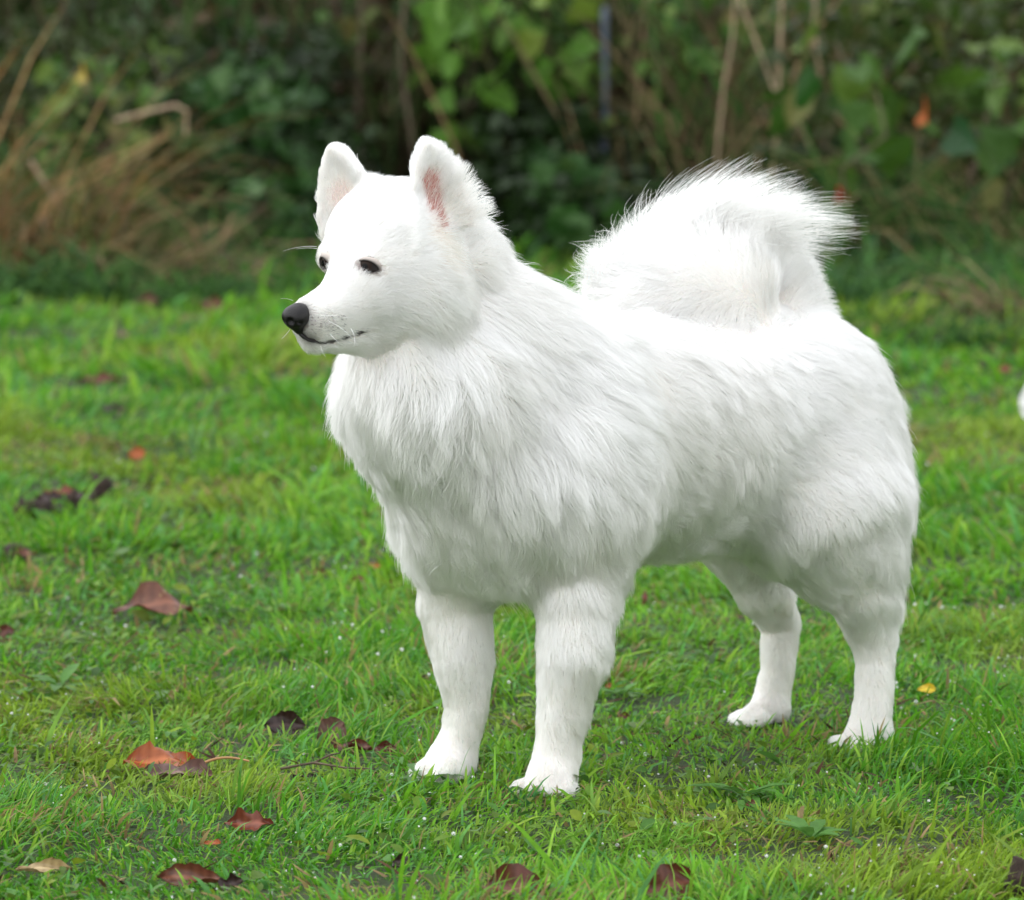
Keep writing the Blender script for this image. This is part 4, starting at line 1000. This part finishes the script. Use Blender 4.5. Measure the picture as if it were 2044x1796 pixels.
cane('brown woody stem rising behind the dog\'s ears', 'dead_stem', [(720, 360, 0), (715, 200, 0), (722, 80, 0), (716, -60, 0)], 5.6, .005, mat=bark.m)
cane('dark brown woody stem just above the gap between the ears', 'dead_stem', [(830, 330, 0), (815, 230, 0), (800, 120, 0), (812, -60, 0)], 5.5, .005, mat=bark.m)
k = Mat('blue_grey_plastic'); n_ = k.noise(20); b_ = k.principled((.10, .12, .17), .6); k.L.new(k.ramp([(.3, (.06, .075, .11)), (.7, (.12, .145, .19))], n_.outputs['Fac']).outputs[0], b_.inputs['Base Color']); k.done(b_)
p0, p1 = at(1207, 300, 5.45), at(1207, 40, 5.45); root = empty('garden_stake', (p0.x, p0.y, 0)); tag(root, 'thin blue-grey stake standing in the hedge above the dog\'s back', 'stake')
Vt, Ft = tube_w([(0, 0, -.05), (0, 0, p0.z), (.002, 0, (p0.z+p1.z)/2), (.0, 0, p1.z)], .0058, .0055, 10); link('shaft', mesh_np('shaft', Vt, Ft, 4), k.m, root)
Vt, Ft = tube_w([(0, 0, p1.z-.002), (0, 0, p1.z+.02), (0, 0, p1.z + .024)], .0068, .004, 10); link('cap', mesh_np('cap', Vt, Ft, 4), k.m, root)
# ------------------------------------------------------------------ fallen leaves and bits on the lawn
def dead_leaf_mat(name, c1, c2, spot=None, rough=.42, spots=.62):
    k = Mat(name); n = k.noise(22, 5); n2 = k.noise(75, 3); a = k.attr('vein')
    c = k.ramp([(.32, c1), (.68, c2)], n.outputs['Fac']).outputs[0]
    if spot: c = k.mix(k.ramp([(spots, (0, 0, 0)), (spots + .04, (1, 1, 1))], n2.outputs['Fac']).outputs[0], c, spot)
    c = k.mix(a.outputs['Fac'], c, tuple(min(1, v*1.7 + .03) for v in c2))
    b = k.principled(rough=rough, Specular_IOR_Level=.5); k.L.new(c, b.inputs['Base Color']); k.bump(n2.outputs['Fac'], .5, .001, b)
    t = k.new('ShaderNodeBsdfTranslucent'); k.L.new(c, t.inputs['Color']); m = k.new('ShaderNodeMixShader'); m.inputs[0].default_value = .15
    k.L.new(b.outputs[0], m.inputs[1]); k.L.new(t.outputs[0], m.inputs[2]); return k.done(m)
BRN = ((.055, .016, .010), (.17, .055, .025)); DRK = ((.012, .005, .005), (.035, .012, .010)); RED = ((.050, .012, .007), (.13, .034, .018))
MAU = ((.07, .030, .026), (.17, .085, .070)); ORA = ((.22, .040, .007), (.34, .085, .012)); CRM = ((.26, .17, .07), (.42, .32, .17)); YEL = ((.55, .34, .010), (.66, .46, .015)); RST = ((.10, .022, .012), (.20, .050, .022))
def dead_leaf(label, px, py, w, cols, az, roll, curl, tilt, wid=.55, spot=None, lobes=0, lift=.008, stem=None, seed=0, name='fallen_leaf', spots=.62, arch=0):
    """w = length in picture pixels; az turns it on the ground, roll lifts one side, curl rolls the edges up, arch bows it upward"""
    r = random.Random(seed + 300); g = ground(px, py); s = w*mpp(g.y)*.94; lift *= .45; rows, cs = 15, 8
    Vv, vein = [], []
    for i in range(rows):
        t = i/(rows-1); env = math.sin(math.pi*min(1, max(0, t))**.85)**.75 if 0 < t < 1 else 0
        wd = wid*.5*env*(1 + (lobes*.3)*math.cos(t*19)) + .004
        wd *= 1 + r.uniform(-.14, .14)
        for j in range(cs+1):
            u = -1 + 2*j/cs; th = u*curl*1.6*(.6 + .8*t)
            rr_ = wd/(max(abs(curl), .05)*1.6)
            y = rr_*math.sin(th) if abs(curl) > .05 else u*wd; z = rr_*(1 - math.cos(th))*(1 if curl > 0 else -1) if abs(curl) > .05 else 0
            z += arch*math.sin(math.pi*t) + .045*math.sin(t*9 + u*3 + seed) + (.07*math.sin(8*t + seed*2 + 2*u)*abs(u)) + r.uniform(-.006, .006) + .05*math.sin(t*24)*abs(u)*.3
            Vv.append(((t - .5), y, z)); vein.append(.8 if j == cs//2 else (.25 if (i % 2 == 0 and 0 < j < cs) else 0))
    F = [(i*(cs+1)+j, (i+1)*(cs+1)+j, (i+1)*(cs+1)+j+1, i*(cs+1)+j+1) for i in range(rows-1) for j in range(cs)]
    root = empty(name, (g.x, g.y, float(ground_z(np.array([g.x]), np.array([g.y]))[0])))
    M = Matrix.Rotation(az, 4, 'Z') @ Matrix.Rotation(tilt, 4, 'Y') @ Matrix.Rotation(roll, 4, 'X') @ Matrix.Scale(s, 4)
    W = [M @ Vector(v) for v in Vv]; mz = min(v.z for v in W)
    W = [(v.x, v.y, v.z - mz + lift) for v in W]
    me = mesh_np('blade', W, F, 4); a = me.attributes.new('vein', 'FLOAT', 'POINT'); a.data.foreach_set('value', np.array(vein, np.float32))
    link('blade', me, dead_leaf_mat('dead_leaf', cols[0], cols[1], spot, spots=spots), root)
    if stem:
        c = (cs+1)*(rows-1) + cs//2; e = W[c]; d = Vector(W[c]) - Vector(W[cs//2]); d.z = 0; d.normalize()
        side = Vector((-d.y, d.x, 0)); L = stem*s
        pts = [(e[0] + d.x*L*t + side.x*L*.12*math.sin(t*3), e[1] + d.y*L*t + side.y*L*.12*math.sin(t*3), max(e[2]*(1-t) + .012*t + L*.10*math.sin(3.1*t), .006)) for t in np.linspace(0, 1, 9)]
        Vt, Ft = tube_w(pts, .0016, .0009, 6); link('leaf_stem', mesh_np('leaf_stem', Vt, Ft, 4), dead_leaf_mat('leaf_stalk', (.35, .16, .07), (.55, .30, .12)), root)
    tag(root, label, 'fallen leaf'); return root
D_ = dead_leaf
D_('brown folded leaf with pale yellow edge, lying mid left in the lawn', 305, 1232, 172, BRN, .12, .45, .35, .0, .55, spot=(.36, .26, .11), seed=1, lift=.012, arch=.14, spots=.60)
D_('large orange leaf with dark spots and a pink curled underside, left foreground', 318, 1548, 155, ORA, .05, .5, .25, .05, .55, spot=(.10, .025, .01), seed=2, lift=.014, stem=.75, arch=.05)
D_('pinkish brown crumpled leaf tucked under the large spotted orange leaf', 355, 1560, 150, MAU, -.12, .4, .6, .0, .46, spot=(.12, .03, .02), seed=3, lift=.010)
D_('near black glossy curled leaf standing up, left of the mauve one', 568, 1474, 92, DRK, .15, 1.1, .5, .0, .75, seed=4, lift=.004)
D_('mauve-brown ribbed leaf curled upright between black leaf and front paw', 660, 1492, 76, MAU, .5, 1.1, .5, -.5, .85, seed=5, lift=.006)
D_('reddish brown rolled leaf lying just right of the upright mauve leaf', 704, 1506, 84, RED, -.15, .5, .9, .0, .45, seed=6, lift=.006)
D_('small dark maroon leaf nearest the left front paw', 768, 1508, 56, RED, .2, .9, .7, .0, .55, seed=7, lift=.006)
D_('crumpled red-brown leaf with ragged ends in the lower left foreground', 497, 1664, 108, RST, -.1, .9, .7, .0, .55, lobes=1, spot=(.05, .015, .01), seed=8, lift=.006)
D_('small pale orange leaf low in the grass below the crumpled red-brown one', 424, 1698, 36, ORA, .1, .5, .3, 0, .5, seed=9, lift=.012)
D_('cream leaf with dark brown tips rolled along its length, bottom left', 88, 1752, 122, CRM, .08, .6, .8, .0, .34, spot=(.12, .035, .02), seed=10, lift=.012, spots=.58)
D_('long curled dark brown leaf with grey underside at the bottom left edge', 380, 1776, 150, BRN, -.25, .9, .9, .0, .5, spot=(.35, .30, .26), seed=11, lift=.008)
D_('dark brown shrivelled leaf touching the long curled one, bottom left', 455, 1790, 72, DRK, .4, .9, .8, -.2, .6, lobes=1, seed=12, lift=.008)
D_('small dark brown pointed leaf in the bottom foreground below the left paw', 798, 1734, 52, DRK, .9, 1.0, .7, -.3, .6, seed=13, lift=.008)
D_('wide dark red-brown leaf cut by the bottom edge, below the right front paw', 1025, 1808, 140, RED, -.05, .82, .55, .0, .75, seed=14, lift=.010, spot=(.24, .12, .11))
D_('upright glossy dark red leaf at the bottom edge, right of the wide one', 1335, 1808, 115, RED, .25, 1.02, .6, -.20, .95, seed=15, lift=.012, spot=(.25, .12, .10))
D_('bright yellow leaf on the lawn right of the hind paw', 1850, 1392, 42, YEL, .15, .7, .4, 0, .62, seed=16, lift=.014)
D_('dark red-brown leaf on end at the left edge of the frame', 6, 1282, 60, RED, 1.0, 1.1, .6, -.5, .7, seed=17, lift=.004)
D_('small blurred orange leaf upright in tall grass, upper left lawn', 273, 952, 40, ORA, .3, 1.0, .3, -.2, .8, seed=18, lift=.05)
D_('slim yellow leaf standing on edge above the folded brown leaf', 160, 1180, 42, CRM, 1.2, .9, .5, -.8, .4, seed=19, lift=.012)
D_('small cream-yellow leaf curled in long grass, lower left of centre', 344, 1408, 34, CRM, .8, 1.0, .7, -.6, .6, seed=20, lift=.014)
D_('long ragged reddish leaf lying behind the far front leg', 735, 1186, 125, RST, -.3, .4, .5, 0, .3, lobes=1, seed=21, lift=.014)
D_('dull brown leaf in the grass left of the chest', 625, 1150, 66, BRN, .2, .5, .5, 0, .4, lobes=1, seed=22, lift=.010)
D_('blurred long brown leaf on the far lawn at left', 198, 772, 95, BRN, .03, .6, .5, 0, .32, seed=23, lift=.020)
D_('small blurred dark leaf just below the long brown one, far left lawn', 222, 834, 52, DRK, .05, .6, .5, 0, .4, seed=24, lift=.020)
D_('rust red leaf on the far lawn, left of the dog\'s nose', 424, 634, 50, RED, .1, 1.0, .4, 0, .7, seed=25, lift=.022)
D_('dark red leaf on the far lawn beside the hedge foot', 294, 618, 58, RED, .05, .8, .5, 0, .5, seed=26, lift=.022)
D_('tiny pale brown leaf on the far lawn above the long brown leaf', 244, 680, 34, MAU, .05, .8, .3, 0, .5, seed=27, lift=.022)
D_('grey-brown upright leaf in grass left of the dog\'s chest', 577, 1030, 40, MAU, .9, 1.1, .5, -.4, .6, seed=28, lift=.010)
D_('dark blurred leaf at far right, nearest the dog\'s rump', 1870, 696, 30, DRK, .5, 1.0, .4, 0, .8, seed=29, lift=.020)
D_('dark small leaf far right lawn, left of a rust one', 1960, 762, 24, DRK, .5, 1.0, .4, 0, .7, seed=30, lift=.05)
D_('rust coloured small leaf near the right edge of the far lawn', 2005, 772, 32, RST, .3, .9, .4, 0, .7, seed=31, lift=.05)
D_('dark brown speck-like leaf right of the dog\'s thigh', 1895, 1024, 30, DRK, .3, .8, .4, 0, .6, seed=32, lift=.010)
D_('maroon leaf on its edge at the right margin of the lawn', 2022, 1254, 46, RED, .6, 1.0, .5, -.3, .6, seed=33, lift=.010)
D_('slim brown leaf upright behind the near front leg', 1285, 1222, 40, RST, 1.3, 1.1, .6, -.8, .4, seed=34, lift=.006)
D_('dark red small leaf in shadow right of the near front paw', 1243, 1438, 34, RED, .3, .8, .5, 0, .5, seed=35, lift=.006)
D_('tiny peach leaf touching the rear of the near front leg', 1214, 1386, 26, ORA, .9, .9, .4, -.4, .6, seed=36, lift=.010)
D_('pale orange strip of leaf beside the leaf behind the front leg', 745, 1142, 46, ORA, -.7, .8, .5, 0, .3, seed=37, lift=.014)
D_('dull brown leaf scrap at the bottom centre in grass', 1500, 1618, 30, BRN, .4, .8, .5, 0, .6, seed=38, lift=.008)

# dark soil clods thrown up on the lawn
k = Mat('dark_soil'); n = k.noise(120, 8, .7); b = k.principled(rough=.85); k.L.new(k.ramp([(.35, (.012, .008, .007)), (.7, (.075, .045, .030))], n.outputs['Fac']).outputs[0], b.inputs['Base Color']); k.bump(n.outputs['Fac'], 1, .004, b); k.done(b)
def clod(label, px, py, w, h, seed):
    g = ground(px, py); s = w*mpp(g.y)/2; rr = np.random.default_rng(seed)
    bm = bmesh.new(); bmesh.ops.create_icosphere(bm, subdivisions=4, radius=1)
    for v in bm.verts:
        d = 1 + .45*mnoise.fractal(v.co*1.7 + Vector((seed, 0, 0)), 1, 2, 5); v.co = Vector((v.co.x*s*d, v.co.y*s*.9*d, v.co.z*h*1.9*d))
    me = bpy.data.meshes.new('soil_clod'); bm.to_mesh(me); bm.free(); me.polygons.foreach_set('use_smooth', np.ones(len(me.polygons), bool))
    o = link('soil_clod', me, k.m); o.location = (g.x, g.y, float(ground_z(np.array([g.x]), np.array([g.y]))[0]) + .004); tag(o, label, 'soil clod'); return o
clod('low dark soil clod in the left lawn, with leaf bits on it', 85, 1036, 95, .010, 1)
clod('small dark rounded soil clod right of the low one, upper left', 204, 1008, 44, .014, 2)
clod('flat brown soil patch at the left edge of the lawn', 15, 1132, 90, .010, 3)
clod('brown rough soil clod cut by the bottom right corner', 2034, 1792, 60, .013, 4)
D_('brown leaf scrap lying over the low dark soil clod', 120, 1028, 70, RST, .1, .4, .5, 0, .4, lobes=1, seed=41, lift=.05)
D_('pale tan leaf bit beside the flat soil patch at the left edge', 8, 1108, 30, CRM, .4, .6, .5, 0, .5, seed=42, lift=.014)
clod('dark soil clod nearest the frame edge in the left litter cluster', 45, 1042, 40, .012, 6)
clod('small dark soil clod between the low one and the rounded one', 150, 1030, 36, .012, 7)
D_('shrivelled dark leaf at the centre of the left soil cluster', 100, 1042, 60, DRK, .2, .7, .6, 0, .5, lobes=1, seed=43, lift=.05)
D_('torn dark brown leaf right of the left soil cluster', 168, 1040, 44, DRK, -.3, .8, .6, 0, .6, lobes=1, seed=44, lift=.05)
D_('brown leaf shred on the flat soil patch at the left edge', 45, 1140, 60, BRN, .1, .4, .5, 0, .35, lobes=1, seed=45, lift=.04)
D_('curled brown leaf bit below the far front paw', 820, 1640, 34, BRN, .5, .8, .6, 0, .5, lobes=1, seed=46, lift=.010)
D_('thin brown leaf shred in the worn grass right of the twig', 610, 1560, 60, DRK, .15, .3, .5, 0, .25, lobes=1, seed=47, lift=.010)
# thin twig
g0 = ground(560, 1556); root = empty('twig', tuple(g0)); tag(root, 'thin brown forked twig in the grass between spotted leaf and paw', 'twig')
for nm, pts in (('stem', [(0, 0, .010), (.03, .01, .014), (.06, .004, .010), (.085, -.012, .012)]), ('side_twig', [(.03, .01, .014), (.045, .03, .018), (.052, .05, .016)])):
    Vt, Ft = tube_w(pts, .0013, .0007); link(nm, mesh_np(nm, Vt, Ft, 4), bark.m, root)
# white feather at the right edge
g = ground(2072, 868); root = empty('feather', (g.x, g.y, 0)); tag(root, 'small white downy feather standing in the grass at the right edge', 'feather')
k2 = Mat('feather_white'); k2.done(k2.principled((.85, .85, .86), .7))
Vv, Ff = [], []
for i in range(11):
    t = i/10; w = .016*math.sin(math.pi*t**.7); c = (-.012*math.sin(t*2), 0, .004 + .062*t)
    for s_ in (-1, 0, 1): Vv.append((c[0] + s_*w, c[1] + .006*abs(s_) + .004*math.sin(i*2.3 + s_), c[2] + .006*abs(s_)))
for i in range(10):
    for j in range(2): Ff.append((i*3+j, i*3+j+1, (i+1)*3+j+1, (i+1)*3+j))
link('vane', mesh_np('vane', Vv, Ff, 4), k2.m, root)
Vt, Ft = tube_w([(0, 0, -.005), (-.006, 0, .03), (-.012*math.sin(2), 0, .066)], .0009, .0004); link('quill', mesh_np('quill', Vt, Ft, 4), k2.m, root)
for i, (px, py, n, lab) in enumerate(((150, 585, 260, 'green grass tuft tinted dark for shade at the hedge foot below the bent tan stalk'), (330, 600, 300, 'green grass tuft tinted dark for shade at the hedge foot near the dark red far leaf'), (470, 600, 300, 'dark grass tuft at the hedge foot left of the dog\'s nose'),
        (1720, 655, 260, 'grass tuft tinted dark for shade at the hedge foot just behind the rump'), (1960, 690, 300, 'grass tuft tinted dark for shade at the hedge foot near the right edge'))):
    tuft(lab, 'long_grass_tuft', px, py, float(ground(px, py).y), n, .085, .005, [(.040, .12, .018), (.065, .17, .028), (.035, .10, .025)], .45, 1.0, .11, seed=70 + i)  # added tufts; dark tints put the shade under the hedge into the grass colour
# a few tall pale blades and a dandelion rosette
tuft('tall pale grass blades standing blurred in the far left lawn', 'tall_grass_blades', 388, 915, 2.3, 7, .062, .0055, [(.20, .36, .16), (.16, .33, .12)], .15, .5, .010, seed=51)
tuft('lush green tuft left of the spotted orange leaf, lower left lawn', 'long_grass_tuft', 300, 1480, .12, 150, .040, .0026, [(.11, .31, .03), (.16, .36, .05)], .35, .9, .040, seed=52)
tuft('lush tuft of bright green blades below and right of the near front paw', 'long_grass_tuft', 1270, 1680, -.44, 170, .038, .0025, [(.14, .35, .03), (.20, .40, .05)], .3, .9, .040, seed=53)
tuft('tall green tuft right of the near hind leg', 'long_grass_tuft', 1890, 1300, .75, 260, .055, .0032, [(.10, .30, .03), (.15, .33, .05)], .4, 1.0, .060, az=.3, seed=54)
tuft('single wide blade cluster in front of the near front paw', 'long_grass_tuft', 1046, 1612, -.235, 6, .034, .0045, [(.06, .22, .05)], .1, .5, .004, seed=55)
tuft('long arching blades in the foreground below the hind paws', 'long_grass_tuft', 1560, 1660, -.36, 22, .050, .0036, [(.15, .34, .10), (.12, .30, .05)], .7, .9, .05, az=-2.6, seed=56)
tuft('sparse long blades crossing in front of the near hind paw', 'long_grass_tuft', 1745, 1512, .02, 9, .038, .0026, [(.08, .22, .04)], .35, .5, .018, az=2.6, seed=57)
rr = np.random.default_rng(88)
for (px, py, n, L, lab) in ((1485, 1605, 9, .042, 'flat rosette of broad dandelion leaves in the shade below the belly'), (840, 1570, 6, .034, 'small broad-leaved weed rosette at the left front paw'), (120, 1385, 7, .036, 'pale broad-leaved weed in the lower left lawn'),
                            (1620, 1690, 8, .036, 'wide bluish green weed rosette in the lower right foreground'), (1240, 1400, 7, .026, 'little weed rosette in the grass behind the near front leg')):
    g = ground(px, py); root = empty('weed_rosette', tuple(g)); tag(root, lab, 'weed')
    for i in range(n):
        a = 6.283*i/n + rr.uniform(-.3, .3); el = rr.uniform(.15, .75); d = np.array([[math.cos(a)*math.cos(el), math.sin(a)*math.cos(el), math.sin(el)]])
        leaflets('leaf', np.array([[g.x, g.y, .006]]) + d*.004, d, np.array([[0, 0, 1.0]]), np.array([L*rr.uniform(.7, 1.15)]), np.array([L*.38]), np.array([[.10, .25, .045]])*rr.uniform(.8, 1.2), weed_m, root, tuple(g))
